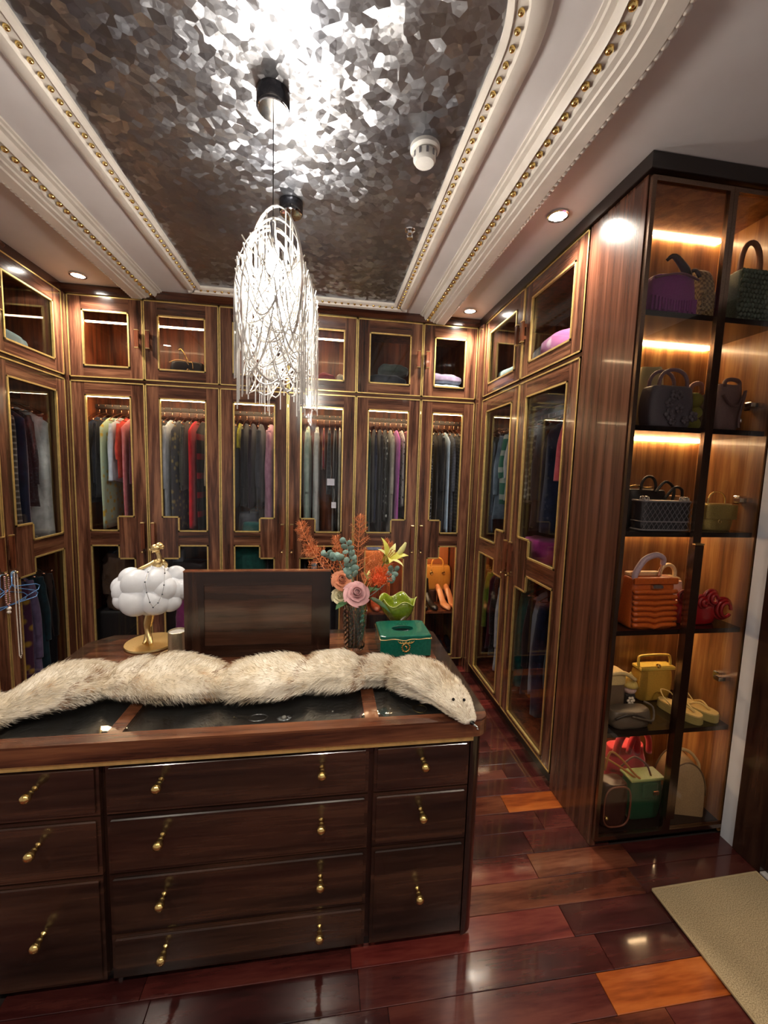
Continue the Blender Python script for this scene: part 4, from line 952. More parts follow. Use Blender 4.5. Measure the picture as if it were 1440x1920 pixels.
def garment(name, label, loc, rz, w_, ln, mat, sleeve=0.0, flare=1.0, hw=0.185, group=None, smat=None, hem=0.03):
    """hangs below its hanger: loc = hook centre on the rail; local y is the shoulder direction"""
    gseed[0] += 1; rg_ = random.Random(gseed[0]*17); ph = rg_.uniform(0, 6); top = -0.030
    t = thing(name, label, 'clothes', (loc[0], loc[1], loc[2] + top - ln), rz, group)
    rings = []; K = 18; J = 36; k1, k2 = rg_.uniform(28, 46), rg_.uniform(60, 90)
    for i in range(K+1):
        f = (i/K)**1.25; z = ln * (1 - f); dz = ln - z
        if dz < 0.09: hd = lerp(0.045, hw, (dz/0.09)**0.75)
        else: hd = min(0.198, hw * lerp(0.96, flare, (dz - 0.09) / max(0.01, ln - 0.09)))
        th = w_/2 * (0.45 if i == 0 else lerp(0.6, 1.0, min(1, dz/0.15))) * lerp(1, 1.15, f)
        ring = []
        for j in range(J):
            a = 2*PI*j/J; ca, sa = math.cos(a), math.sin(a)
            y = hd * math.copysign(abs(ca)**0.55, ca); x = th * math.copysign(abs(sa)**0.8, sa)
            amp = min(0.007, w_*0.12) * min(1, dz/0.2)
            x += amp * math.sin(y*k1 + ph + 1.5*f) + amp*0.5*math.sin(y*k2 + 2*ph)
            y += 0.006*math.sin(7*f + ph)*f + 0.004*math.sin(a*9 + ph)*f
            zz = z + (hem*0.5*math.sin(y*14 + ph) if i == K else 0)
            ring.append((x, y, zz))
        rings.append(ring)
    MB().loft(rings).build('body', mat, t, True)
    if sleeve > 0:
        for s_ in (-1, 1):
            pts = []; rad = []; so = min(hw*0.86, 0.168 - max(0.009, w_*0.42)*1.1)
            for k in range(9):
                f = k/8; pts.append(Vector((min(0.004, 0.05*w_)*math.sin(5*f + ph), s_*(so + 0.030*math.sin(PI*min(1, f*1.3)*0.5)), ln - 0.055 - sleeve*f))); rad.append(max(0.009, w_*0.42)*(0.75 + 0.35*math.sin(PI*(0.25 + 0.6*f))) + 0.002*math.sin(9*f + ph))
            MB().tube(pts, rad, 12).build('sleeve', smat or mat, t, True)
    return t
F = fabric
def rail(items, place, ox, oy, rz, zr, group, lo=None, hi=None, zmin=1.06):
    """garments share the rail: each gets its own slot, so neighbours press together without passing through"""
    it = sorted(items, key=lambda q: q[0]); need = [1.50 * q[3] + 0.006 for q in it]; us = [q[0] for q in it]; n_ = len(it)
    cut = [us[i] + (us[i+1] - us[i]) * need[i] / (need[i] + need[i+1]) for i in range(n_ - 1)]
    L_ = [us[0] - need[0]/2 if lo is None else lo] + cut; H_ = cut + [us[-1] + need[-1]/2 if hi is None else hi]
    for i, (u, name, desc, w_, ln, mat, kw) in enumerate(it):
        a, b_ = L_[i], H_[i]; ln = min(ln, zr - 0.08 - zmin)
        if need[i] > b_ - a: u = (a + b_)/2; w_ = max(0.018, (b_ - a - 0.006)/1.50)
        else: u = min(max(u, a + need[i]/2), b_ - need[i]/2)
        loc = (u, oy, zr) if rz == 0 else (ox, u, zr)
        hanger((loc[0], loc[1], zr - 0.028), rz, 'copper hanger of the ' + ' '.join(desc.split()[:4]) + ' ' + place.replace('hanging ', ''))
        garment(name, desc + ' ' + place, (loc[0], loc[1], zr - 0.05), rz, w_, ln, mat, **kw, group=group)
RY = YW + 0.2425; ZR_ = 1.966
S = dict(sleeve=0.42); SL = dict(sleeve=0.30)
# corner wardrobe behind the dancer figurine
rail([(-1.655, 'shirt', 'navy blue shirt', 0.055, 0.62, F('141c33', '22304f'), S), (-1.600, 'jacket', 'black navy jacket', 0.05, 0.58, F('0f131f', '1c2333'), S),
      (-1.560, 'dress', 'long mint green dress with yellow flowers', 0.060, 0.78, F('b3c7a8', 'c7a83c', 'floral'), dict(flare=1.1, hw=0.20)), (-1.500, 'shirt', 'pale blue blouse', 0.060, 0.46, F('b9c8d6', 'cfdbe6'), dict(sleeve=0.40)),
      (-1.452, 'dress', 'orange-red dress', 0.04, 0.42, F('c2352c', 'd9553f'), dict(sleeve=0.25)), (-1.415, 'dress', 'salmon pink long dress with a lace hem', 0.060, 0.82, F('c4686c', 'd3848a'), dict(hw=0.21)),
      (-1.365, 'blouse', 'wine red patterned blouse', 0.055, 0.40, F('5a1733', '7d2345', 'floral'), S), (-1.315, 'dress', 'plain black dress', 0.05, 0.80, F('0c0d13', '181a24'), {}), (-1.270, 'dress', 'dark burgundy dress', 0.05, 0.84, F('43121c', '5c1d27'), {})],
     'hanging in the corner behind the dancer', 0, RY, 0, ZR_, 'clothes in the corner back wardrobe', -1.670, None)
rail([(-1.195, 'jacket', 'black jacket', 0.045, 0.60, F('101116', '1c1e26'), S), (-1.150, 'dress', 'long white pleated dress', 0.060, 0.86, F('b8c2cc', 'd6dde4'), dict(sleeve=0.45)),
      (-1.090, 'dress', 'grey dress with gold rose embroidery', 0.070, 0.84, F('3b3a3e', '9b8a55', 'floral'), dict(flare=1.1)), (-1.030, 'blouse', 'dark olive lace blouse', 0.060, 0.50, F('33332c', '4c4a3d', 'sequin'), S),
      (-0.975, 'dress', 'bright red dress', 0.055, 0.80, F('b0101f', 'd0222c'), dict(hw=0.20)), (-0.925, 'dress', 'black and red ruffled dress', 0.05, 0.84, F('14080c', '7a0f1a', 'hstripe', 0.25), {}), (-0.872, 'coat', 'beige trench coat', 0.05, 0.84, F('8d7a60', 'a7947a'), S)],
     'hanging behind the dancer’s head', 0, RY, 0, ZR_, 'clothes in the second back wardrobe door', None, -0.766)
rail([(-0.700, 'dress', 'black sequinned dress', 0.050, 0.63, F('0b0b10', '3c3c48', 'sequin'), {}), (-0.660, 'blouse', 'yellow-green satin blouse', 0.060, 0.20, F('8c8a1e', 'b5b02c'), dict(hw=0.12)), (-0.615, 'jacket', 'black leather jacket', 0.06, 0.63, F('0d0d12', '1a1a22'), S),
      (-0.560, 'coat', 'dark plum coat', 0.055, 0.63, F('1c1420', '2b2030'), S), (-0.505, 'coat', 'charcoal grey wool coat', 0.070, 0.63, F('34373d', '474b53'), S), (-0.430, 'dress', 'ruched mauve pink dress', 0.085, 0.80, F('a5748c', 'bd90a5'), dict(sleeve=0.50, hw=0.20)), (-0.360, 'coat', 'pale beige coat', 0.05, 0.82, F('8f8776', 'aaa292'), S)],
     'hanging above the grey cushion bag', 0, RY, 0, ZR_, 'clothes in the third back wardrobe door', -0.724, None)
rail([(-0.215, 'shirt', 'sea green shirt', 0.060, 0.56, F('4f756d', '6a948a'), S), (-0.150, 'dress', 'pale mint chiffon dress', 0.070, 0.84, F('8ea79d', 'b3c5bb'), dict(sleeve=0.45)), (-0.080, 'coat', 'pale grey long coat', 0.065, 0.90, F('a8afab', 'c3c8c4'), dict(flare=1.12, sleeve=0.45)),
      (-0.025, 'scarf', 'short red patterned scarf top', 0.035, 0.32, F('7d1f25', 'b5622f', 'floral'), dict(hw=0.19)), (0.015, 'jacket', 'dark grey tweed jacket', 0.050, 0.52, F('2b2c30', '414348', 'plaid'), S), (0.060, 'dress', 'black dress with a white paper tag', 0.045, 0.80, F('0e0f14', '1a1b22'), {}),
      (0.098, 'dress', 'ivory slip dress', 0.03, 0.82, F('b9b6a2', 'cdcab8'), dict(hw=0.17)), (0.140, 'coat', 'khaki cream long coat', 0.075, 0.84, F('9a9578', 'b4af92'), dict(sleeve=0.52, hw=0.20))],
     'hanging behind the orange fern sprays', 0, RY, 0, ZR_, 'clothes in the fourth back wardrobe door', None, 0.182)
rail([(0.275, 'dress', 'navy and white dotted dress with a green skirt', 0.045, 0.84, F('10162a', 'c9d0dc', 'dots', 1.4), dict(flare=1.1)), (0.325, 'skirt', 'dark green sequinned skirt', 0.05, 0.85, F('0c3324', '1f5a40', 'sequin'), dict(flare=1.15)), (0.368, 'jacket', 'plain navy jacket', 0.050, 0.74, F('0f1426', '1a2138'), S), (0.415, 'coat', 'black long coat', 0.05, 0.80, F('0a0b10', '15161d'), S),
      (0.458, 'dress', 'black and white camouflage print dress', 0.045, 0.72, F('15160f', 'b9bcb6', 'dots', 0.6), {}), (0.502, 'coat', 'stone grey coat', 0.055, 0.86, F('8f8c80', 'aaa79b'), dict(sleeve=0.45)), (0.548, 'dress', 'tiered orchid pink dress', 0.055, 0.86, F('a04f9a', 'b868b0'), dict(hw=0.205)),
      (0.592, 'dress', 'white dress with black dots', 0.045, 0.60, F('c4c3bc', '15151a', 'dots', 0.7), {}), (0.632, 'dress', 'magenta velvet dress', 0.055, 0.70, F('7c1748', '9c2560'), S), (0.668, 'skirt', 'navy blue pleated skirt', 0.04, 0.82, F('1a2142', '28325c'), {})],
     'hanging behind the yellow lily', 0, RY, 0, ZR_, 'clothes in the fifth back wardrobe door', 0.224, None)
rail([(0.775, 'jacket', 'grey jacket', 0.045, 0.55, F('4a4b52', '63646c'), S), (0.818, 'dress', 'black dress with silver beads', 0.055, 0.80, F('0a0a0e', 'c9cbd2', 'dots', 2.2), {}), (0.860, 'dress', 'very dark brown dress', 0.045, 0.84, F('191310', '2a211b'), {}), (0.902, 'coat', 'black hooded coat', 0.075, 0.84, F('0b0c11', '181a20'), S),
      (0.952, 'dress', 'light blue long dress', 0.060, 0.88, F('9db8d0', 'b7cde0'), dict(flare=1.15)), (0.993, 'coat', 'grey tweed coat', 0.055, 0.84, F('3f434c', '5d626c', 'plaid', 1.5), S), (1.030, 'jacket', 'dark checked jacket with piping', 0.050, 0.82, F('1c1c20', '6a6458', 'plaid', 1.2), S), (1.064, 'jacket', 'dark grey blazer', 0.03, 0.80, F('26272c', '36383f'), S)],
     'hanging above the tan handbag', 0, RY, 0, ZR_, 'clothes in the sixth back wardrobe door', None, 1.084)
# side wardrobe by the display cabinet
XRR = 1.147 + 0.2425; XLR = -1.722 - 0.2425
def lowrail(u, W): MB().box((0.018, 0.235, 0.936), (W-0.018, 0.250, 0.960)).build('hanging_rail', MC['rail_dark'], u)
lowrail(RU, 1.262); lowrail(LU, 1.184)
rail([(2.86, 'jacket', 'black jacket', 0.05, 0.62, F('0d0e13', '191a21'), S), (2.76, 'shirt', 'grey blue denim shirt', 0.05, 0.66, F('5f7384', '7d909f'), S), (2.68, 'shirt', 'green and white shirt', 0.05, 0.52, F('3d7a66', 'a9b8b0', 'hstripe', 0.3), SL), (2.60, 'shirt', 'white shirt', 0.05, 0.50, F('a9aeb6', 'c4c8ce'), SL), (2.50, 'dress', 'black lace dress', 0.05, 0.78, F('0b0b0f', '202028', 'sequin'), {}),
      (2.42, 'coat', 'navy coat', 0.05, 0.76, F('0d1220', '171e30'), S), (2.34, 'shirt', 'black and white tartan shirt', 0.05, 0.50, F('26262b', 'b5b2a6', 'plaid', 0.85), S), (2.22, 'coat', 'black wool coat', 0.06, 0.66, F('0a0a0d', '16161b'), S), (2.10, 'dress', 'dark blue dress', 0.05, 0.66, F('10152a', '1b2340'), {}), (1.98, 'shirt', 'coral red shirt', 0.05, 0.36, F('b8434a', 'd0626a'), SL), (1.86, 'coat', 'dark navy overcoat', 0.06, 0.76, F('0b0e18', '151a28'), S)],
     'on the top rail by the display cabinet', XRR, 0, -PI/2, ZR_, 'clothes in the side wardrobe beside the display cabinet')
rail([(2.84, 'shirt', 'lime green shirt', 0.05, 0.30, F('6f8a2a', '8aa53a'), S), (2.77, 'dress', 'wine red dress', 0.05, 0.62, F('3d0d1a', '551426'), {}), (2.70, 'coat', 'black sequinned jacket', 0.05, 0.64, F('0a0a0d', '3a3a40', 'sequin'), S), (2.60, 'coat', 'pale grey long coat', 0.06, 0.72, F('9aa0a8', 'b9bec4'), dict(sleeve=0.48)), (2.50, 'coat', 'black coat', 0.05, 0.70, F('0c0c10', '17171c'), S), (2.40, 'jacket', 'dark crimson jacket', 0.05, 0.56, F('4a0d18', '651524'), S),
      (2.30, 'coat', 'teal green coat', 0.06, 0.66, F('0f5a56', '1a7a73'), dict(sleeve=0.50)), (2.20, 'coat', 'black and white striped tracksuit top', 0.05, 0.66, F('0d0f16', 'b9bcc4', 'stripe', 0.12), S), (2.08, 'coat', 'navy padded coat', 0.06, 0.70, F('0b1022', '141c36'), S), (1.94, 'coat', 'dark teal padded coat', 0.06, 0.68, F('0b2a30', '123b42'), S), (1.82, 'coat', 'black parka', 0.06, 0.72, F('08080b', '121217'), S)],
     'on the low rail by the display cabinet', XRR, 0, -PI/2, 0.948, 'clothes in the side wardrobe beside the display cabinet', zmin=0.10)
rail([(2.865, 'coat', 'sheer white coat', 0.085, 0.86, F('b4bab6', 'd8dcd8'), dict(sleeve=0.62, hw=0.20)), (2.775, 'jacket', 'black sequinned jacket', 0.05, 0.62, F('0d0e14', '3a3c46', 'sequin'), S), (2.70, 'dress', 'dark navy dress', 0.05, 0.78, F('0e1426', '182040'), {}), (2.62, 'dress', 'brown dress with black and white plaid skirt', 0.055, 0.76, F('3a3029', 'a09a92', 'plaid', 1.0), {}), (2.53, 'dress', 'white dress', 0.06, 0.84, F('a9b3ae', 'c6cec8'), dict(hw=0.20)), (2.45, 'jacket', 'black and white jacket', 0.05, 0.50, F('101116', 'c2c3c6', 'hstripe', 0.12), S), (2.35, 'coat', 'dark brown coat', 0.06, 0.76, F('2a1d17', '3b2b22'), S)],
     'above the blue wire hangers', XLR, 0, PI/2, ZR_, 'clothes in the side wardrobe behind the blue hangers')
rail([(2.88, 'coat', 'black coat with a brown belt edge', 0.05, 0.70, F('0c0c12', '4a3a34', 'stripe', 0.1), S), (2.80, 'coat', 'dark teal coat', 0.05, 0.72, F('0d2730', '143a46'), S), (2.72, 'coat', 'lavender long coat', 0.06, 0.74, F('5f5272', '7b6c90'), dict(sleeve=0.5)), (2.63, 'dress', 'purple and gold brocade dress', 0.055, 0.74, F('4a2440', 'a8842c', 'floral', 0.8), dict(hw=0.2)), (2.55, 'jacket', 'grey fur jacket', 0.06, 0.34, F('4a4c4a', '6a6c68'), SL), (2.47, 'dress', 'royal blue sequinned dress', 0.055, 0.76, F('0b0b52', '2a2aa8', 'sequin'), {}), (2.38, 'coat', 'black long coat', 0.06, 0.76, F('0a0a10', '16161c'), S)],
     'behind the blue wire hangers', XLR, 0, PI/2, 0.948, 'clothes in the side wardrobe behind the blue hangers', zmin=0.10)
# white tag on the black dress, papers
for x, z, w_, h in ((0.030, 1.44, 0.055, 0.05), (0.055, 1.27, 0.035, 0.045)):
    tg = thing('paper_tag', 'white paper tag hanging among the clothes behind the orange ferns', 'tag', (x, 3.020, z), 0, 'paper tags'); MB().box((-w_/2, -0.0006, 0), (w_/2, 0.0006, h)).build('card', plain('white_card', 'e9e8f0', 0.6), tg); MB().tube([(0, 0, h), (0.004, 0.01, h+0.05), (0, 0.03, h+0.10)], 0.0008, 5).build('string', WHITE, tg)

# ---------------------------------------------------------------- soft things and bags
def soft(name, label, cat_, loc, w_, d, h, mat, rz=0, e=3, prof=None, group=None, part='body', lump=0.0):
    t = thing(name, label, cat_, loc, rz, group); m_ = MB(); m_.sbox((0, 0, 0), w_, d, h, e, prof or (lambda t_: (1 - 0.12*(2*t_-1)**2, 1 - 0.12*(2*t_-1)**2)), n=32, k=10)
    if lump: m_.v = [(x + lump*mnoise.noise(Vector((x*22, y*22, z*22 + 5))), y + lump*mnoise.noise(Vector((x*22+9, y*22, z*22))), max(0.0, z + (lump*mnoise.noise(Vector((x*18, y*18+4, z*18))) if z > 0.2*h else 0))) for x, y, z in m_.v]
    m_.build(part, mat, t, True, auto=50); return t
def leather(n, c, **k): return plain('leather_' + n, c, k.pop('rough', 0.42), var=k.pop('var', 0.12), **k)
def bag(label, loc, w_, h, d, mat, rz=0, e=4, prof=None, handles=(), flap=None, clasp=None, name='handbag', cat_='bag', lump=0.0):
    t = soft(name, label, cat_, loc, w_, d, h, mat, rz, e, prof, 'handbags', lump=lump)
    for (hw, hh, r, y, mt) in handles:
        pts = [(-hw, y, h - 0.012)] + [(-hw*math.cos(a)*1.0, y, h + hh*math.sin(a)**0.75) for a in [PI*k/12 for k in range(13)]] + [(hw, y, h - 0.012)]
        MB().tube(pts, r, 10).build('handle', mt or mat, t, True)
    if flap: MB().sbox((0, -d/2 + 0.006, h*(1-flap)), w_*0.98, 0.022, h*flap*0.99, 5).build('flap', mat, t, True, auto=50)
    if clasp: MB().box((-0.014, -d/2 - 0.010, h*clasp), (0.014, -d/2 + 0.004, h*clasp + 0.018), bev=0.003).build('clasp', GOLDS, t)
    return t
SH = [2.1853, 1.7603, 1.3453, 0.9383, 0.4973, 0.0503]
# shelf 1 (top)
dkbr = leather('dark_brown', '2a1812')
t = bag('purple fringed handbag with dark handles on the top display shelf', (1.318, 1.475, SH[0]), 0.205, 0.150, 0.085, leather('purple', '8a2a8a', rough=0.5), e=3, prof=lambda q: (1 - 0.16*q**3, 0.9))
for k in range(18):
    x = -0.098 + 0.0115*k; yq = -0.041*max(0.05, 1 - abs((x + 0.004)/0.1025)**3)**(1/3); MB().box((x, yq - 0.005, 0.004 + 0.012*abs(math.sin(k*1.7))), (x+0.0085, yq + 0.001, 0.052 + 0.02*(x/0.1)**2)).build('fringe_strip', MC['leather_purple'], t)
MB().tube([(-0.10, -0.040, 0.128), (0.0, -0.046, 0.150), (0.085, -0.040, 0.135)], 0.004, 6).build('piping', leather('plum_edge', '7a4a5e'), t, True)
MB().tube([(0.085, 0.0, 0.145), (0.055, -0.01, 0.18), (-0.005, -0.015, 0.225), (-0.025, 0.0, 0.215)], [0.010, 0.015, 0.010, 0.006], 10).build('handle', dkbr, t, True)
MB().tube([(0.075, 0.02, 0.14), (0.095, 0.02, 0.185), (0.118, 0.012, 0.198), (0.136, 0.008, 0.172)], 0.007, 8).build('handle', dkbr, t, True)
def woven(label, loc, w_, d, h, mat, prof, cell=0.014):
    t = soft('woven_handbag', label, 'bag', loc, w_, d, h, mat, 0, 4, prof, 'handbags'); return t
wv, nt, b = nodes('woven_straw'); mp = mapping(nt, (1, 1, 1)); L = nt.links.new; ck = NN(nt, 'ShaderNodeTexChecker'); ck.inputs['Scale'].default_value = 95; L(mp.outputs[0], ck.inputs[0]); ck.inputs[1].default_value = (*lin('c2a670'), 1); ck.inputs[2].default_value = (*lin('7d6234'), 1); L(ck.outputs[0], b.inputs['Base Color']); bp = NN(nt, 'ShaderNodeBump'); bp.inputs['Strength'].default_value = 0.8; bp.inputs['Distance'].default_value = 0.003; L(ck.outputs[1], bp.inputs['Height']); L(bp.outputs[0], b.inputs['Normal']); b.inputs['Roughness'].default_value = 0.6; STRAW = wv
def knots(t, w_, h, y, cols, rows, mat, top=lambda x: 1):
    m_ = MB()
    for i in range(cols):
        for j in range(rows):
            x = -w_/2 + w_*(i + 0.5 + 0.5*(j % 2 - 0.5))/cols; z = h*(j + 0.5)/rows
            if z < h*top(x/(w_/2)): m_.ball((x, y, z), (w_/cols*0.55, 0.006, h/rows*0.55), 8, k=4)
    return stuff(m_.build('weave', mat, t, True))
t = woven('round-topped straw woven bag between the purple bag and the green woven bag', (1.505, 1.545, SH[0]), 0.075, 0.13, 0.225, STRAW, lambda q: (1, math.sqrt(max(0.05, 1 - max(0, (q-0.4)/0.62)**2))))
knots(t, 0.07, 0.215, -0.060, 5, 14, STRAW, lambda x: 0.55)
GW = plain('green_raffia', '5f7266', 0.6, var=0.25)
t = bag('grey-green woven tote with a tall brown arched handle', (1.668, 1.475, SH[0]), 0.150, 0.205, 0.075, GW, handles=((0.046, 0.115, 0.010, 0.0, leather('tan_arch', '8a5f48')),), e=5)
knots(t, 0.148, 0.20, -0.039, 9, 11, GW)
# shelf 2
GY = leather('grey', '5e5b66', rough=0.4)
t = bag('grey leather tote covered in flower appliques', (1.340, 1.465, SH[1]), 0.195, 0.160, 0.080, GY, e=6, handles=((0.062, 0.062, 0.007, -0.028, leather('grey_pink', '86707a')), (0.058, 0.070, 0.007, 0.028, leather('grey_pink', '86707a'))))
rr = random.Random(8)
for k in range(9):
    cx, cz, r = rr.uniform(-0.03, 0.088), rr.uniform(0.02, 0.135), rr.uniform(0.014, 0.024); m_ = MB()
    for q in range(5): a = 2*PI*q/5 + k; m_.ball((cx + r*0.62*math.cos(a), -0.043, cz + r*0.62*math.sin(a)), (r*0.48, 0.005, r*0.48), 10, k=6)
    m_.ball((cx, -0.047, cz), (r*0.28, 0.005, r*0.28), 8, k=5); m_.build('flower_applique', GY, t, True)
soft('plush_pouch', 'pale cream fluffy pouch behind the grey flower tote', 'pouch', (1.385, 1.620, SH[1]), 0.12, 0.09, 0.27, plain('cream_plush', 'd8cf9c', 0.9, sheen=0.4, bump=0.6, scale=120), e=2.4, lump=0.008)
t = thing('bag_charm', 'string of olive green pompoms on a pink twisted strap', 'charm', (1.535, 1.53, SH[1]))
OLV = plain('olive_pompom', '9a9a4a', 0.9, var=0.25, bump=0.8, scale=160)
for k, (x, z, r) in enumerate(((0.0, 0.030, 0.030), (0.005, 0.078, 0.028), (-0.004, 0.128, 0.034))): MB().ball((x, 0, z + 0.001), r, 16, k=10).build('pompom', OLV, t, True)
MB().tube([(-0.03, 0.0, 0.145), (-0.02, 0, 0.19), (0.02, 0, 0.20), (0.05, 0.02, 0.17)], 0.010, 8).build('strap', leather('rose_strap', 'a97b72'), t, True)
t = bag('pinkish taupe slouchy tote with a long shoulder strap', (1.618, 1.480, SH[1]), 0.115, 0.185, 0.085, leather('taupe', '7d6463', rough=0.5), lump=0.006, handles=((0.035, 0.02, 0.008, -0.03, None),))
MB().tube([(-0.05, -0.045, 0.14), (-0.02, -0.052, 0.10), (0.02, -0.052, 0.105), (0.045, -0.05, 0.16), (0.025, -0.052, 0.05), (0.03, -0.05, 0.012)], 0.005, 8).build('strap', leather('taupe_strap', '6b5354'), t, True)
MB().lathe([(0.004, 0), (0.006, 0.012), (0.003, 0.02)], (0.036, -0.05, 0.03), n=8).build('metal_tip', CHROME, t, True)
bag('very dark brown soft bag in the shadowed end of the tote shelf', (1.705, 1.600, SH[1]), 0.075, 0.185, 0.15, leather('espresso', '1d100c', rough=0.7), e=2.5, prof=lambda q: (1 - 0.5*q, 1 - 0.2*q))
# shelf 3
t = thing('lattice_case', 'smoky grey quilted see-through case bag with silver rims', 'bag', (1.355, 1.455, SH[2]), 0, 'handbags')
SMK = plain('smoky_vinyl', '2e3036', 0.25, coat=0.4)
m_ = MB(); m_.sbox((0, 0, 0.006), 0.225, 0.070, 0.120, 6, lambda q: (lerp(0.97, 1.02, q), 1), n=28); m_.build('body', SMK, t, True, auto=50)
rimm = plain('pale_piping', '9a9ba2', 0.3, 0.4)
for z, r in ((0.006, 0.0035), (0.040, 0.0025), (0.122, 0.004)): MB().tube([(0.112*math.copysign(abs(math.cos(a))**0.35, math.cos(a)), 0.036*math.copysign(abs(math.sin(a))**0.35, math.sin(a)), z) for a in [2*PI*k/32 for k in range(32)]], r, 6, True).build('rim', rimm, t, True)
m_ = MB()
for k in range(-5, 9):
    for s_ in (1, -1):
        x0 = -0.11 + 0.022*k; p, q = [x0, 0.0], [x0 + 0.085, 0.118]
        if s_ < 0: p, q = [x0 + 0.085, 0.0], [x0, 0.118]
        f0 = max(0, (-0.11 - min(p[0], q[0]))/0.085); f1 = min(1, (0.11 - min(p[0], q[0]))/0.085)
        if f0 >= f1: continue
        if s_ > 0: A_, B_ = (x0 + 0.085*f0, 0.118*f0), (x0 + 0.085*f1, 0.118*f1)
        else: A_, B_ = (x0 + 0.085*f0, 0.118*(1-f0)), (x0 + 0.085*f1, 0.118*(1-f1))
        m_.tube([(A_[0], -0.0365, A_[1] + 0.006), (B_[0], -0.0365, B_[1] + 0.006)], 0.0012, 4)
m_.build('quilt_lines', plain('quilt_line', '7d7f88', 0.3, 0.3), t)
m_ = MB()
for x in (-0.095, 0.085):
    for k in range(7): a = k*0.9; m_.tube(arc((x + 0.010*math.cos(a), -0.02 + 0.008*math.sin(a), 0.130), 0.010, 0, 360, 10, 'xz' if k % 2 else 'yz')[:-1], 0.0018, 5, True)
m_.build('chain_strap', CHROME, t, True)
t = bag('black leather bag with looped straps behind the grey quilted case', (1.370, 1.575, SH[2]), 0.20, 0.165, 0.09, leather('black', '0d0a0a', rough=0.35), e=3.5, lump=0.006, handles=((0.035, 0.055, 0.006, -0.03, None),))
MB().tube([(0.02, -0.045, 0.15), (0.06, -0.05, 0.20), (0.105, -0.05, 0.17), (0.10, -0.05, 0.11)], 0.006, 8).build('strap', MC['leather_black'], t, True); MB().tube([(0.06, -0.05, 0.12), (0.10, -0.055, 0.175), (0.145, -0.05, 0.165), (0.15, -0.045, 0.10)], 0.006, 8).build('strap', MC['leather_black'], t, True)
MB().tube([(-0.10, -0.03, 0.172), (-0.06, -0.03, 0.180), (-0.02, -0.03, 0.172), (0.02, -0.03, 0.174)], 0.004, 6).build('gold_chain', GOLD, t, True)
bag('light tan bag half hidden behind the black looped straps', (1.525, 1.60, SH[2]), 0.10, 0.14, 0.08, leather('light_tan', 'c58f5c'), e=3)
t = bag('gold metallic curved handbag with a thin top handle', (1.640, 1.480, SH[2]), 0.150, 0.115, 0.070, plain('antique_gold_leather', (0.42, 0.32, 0.10), 0.35, 0.7, var=0.4, bump=0.5, scale=90), e=2.6, handles=((0.042, 0.050, 0.0035, 0.0, GOLD),))
MB().sbox((0, -0.026, 0.050), 0.152, 0.026, 0.062, 3).build('flap', MC['antique_gold_leather'], t, True, auto=50); MB().tube(arc((-0.02, -0.043, 0.042), 0.008, 0, 360, 12)[:-1], 0.002, 6, True).build('clasp', GOLD, t, True)
# shelf 4
ORG = leather('orange', 'b8561c', rough=0.38, var=0.2)
t = thing('quilted_handbag', 'orange ribbed leather handbag with a lilac arched handle', 'bag', (1.345, 1.470, SH[3]), 0, 'handbags')
m_ = MB(); m_.sbox((0, 0, 0), 0.200, 0.090, 0.212, 6, lambda q: (lerp(1.04, 0.98, q), lerp(1.05, 0.75, q))); m_.build('body', ORG, t, True, auto=50)
for k in range(7):
    z = 0.018 + 0.023*k; pts = [(x, -0.048 + 0.012*(z/0.21) - 0.001, z - 0.010*max(0, 1 - abs(x)/0.028)*(1 - k/8)) for x in [-0.098 + 0.0196*q for q in range(11)]]; MB().tube(pts, 0.0095, 8).build('rib', ORG, t, True)
MB().box((-0.100, -0.044, 0.186), (0.100, -0.034, 0.214), bev=0.004).build('top_band', ORG, t)
MB().box((-0.020, -0.050, 0.168), (0.026, -0.040, 0.186), bev=0.004).build('clasp', SILV, t)
LIL = leather('lilac', 'b7a2b0')
MB().tube([(-0.085, -0.02, 0.20), (-0.078, -0.02, 0.235), (-0.045, -0.02, 0.285), (0.005, -0.02, 0.305), (0.045, -0.015, 0.290), (0.050, -0.01, 0.262)], [0.011, 0.012, 0.012, 0.012, 0.011, 0.009], 12).build('handle', LIL, t, True)
MB().tube([(0.048, -0.01, 0.262), (0.040, -0.01, 0.235), (0.035, -0.01, 0.212)], 0.0045, 8).build('handle_ring', plain('rose_gold', (0.8, 0.42, 0.28), 0.25, 1.0), t, True)
MB().box((-0.09, 0.0, 0.210), (0.06, 0.03, 0.228), bev=0.004).build('lining', leather('lining_cream', 'd9b184'), t)
bag('beige structured handbag with a round handle behind the orange bag', (1.590, 1.634, SH[3]), 0.12, 0.165, 0.08, leather('beige', 'cda97c'), handles=((0.040, 0.055, 0.009, 0.0, leather('ivory', 'd8c4a0')),))
RED = leather('red', '8f1018', rough=0.25, coat=0.4)
t = bag('glossy red handbag with rolled rosette trim', (1.592, 1.490, SH[3]), 0.205, 0.105, 0.090, RED, e=2.6, lump=0.006)
for x, z, r in ((-0.085, 0.125, 0.026), (0.045, 0.118, 0.034), (0.105, 0.070, 0.046), (0.0, 0.100, 0.028)):
    for q in range(3): MB().tube([(x + (r - 0.008*q)*math.cos(a)*(1 - 0.1*q), -0.035 - 0.010*q, z + (r - 0.008*q)*math.sin(a)) for a in [2*PI*k/16*0.9 for k in range(17)]], 0.007, 6).build('rosette', RED, t, True)
soft('fabric_pouch', 'small white and pink pouch behind the red rosette bag', 'pouch', (1.565, 1.565, SH[3]), 0.06, 0.05, 0.165, plain('blush_fabric', 'd9b3a2', 0.8), e=3)
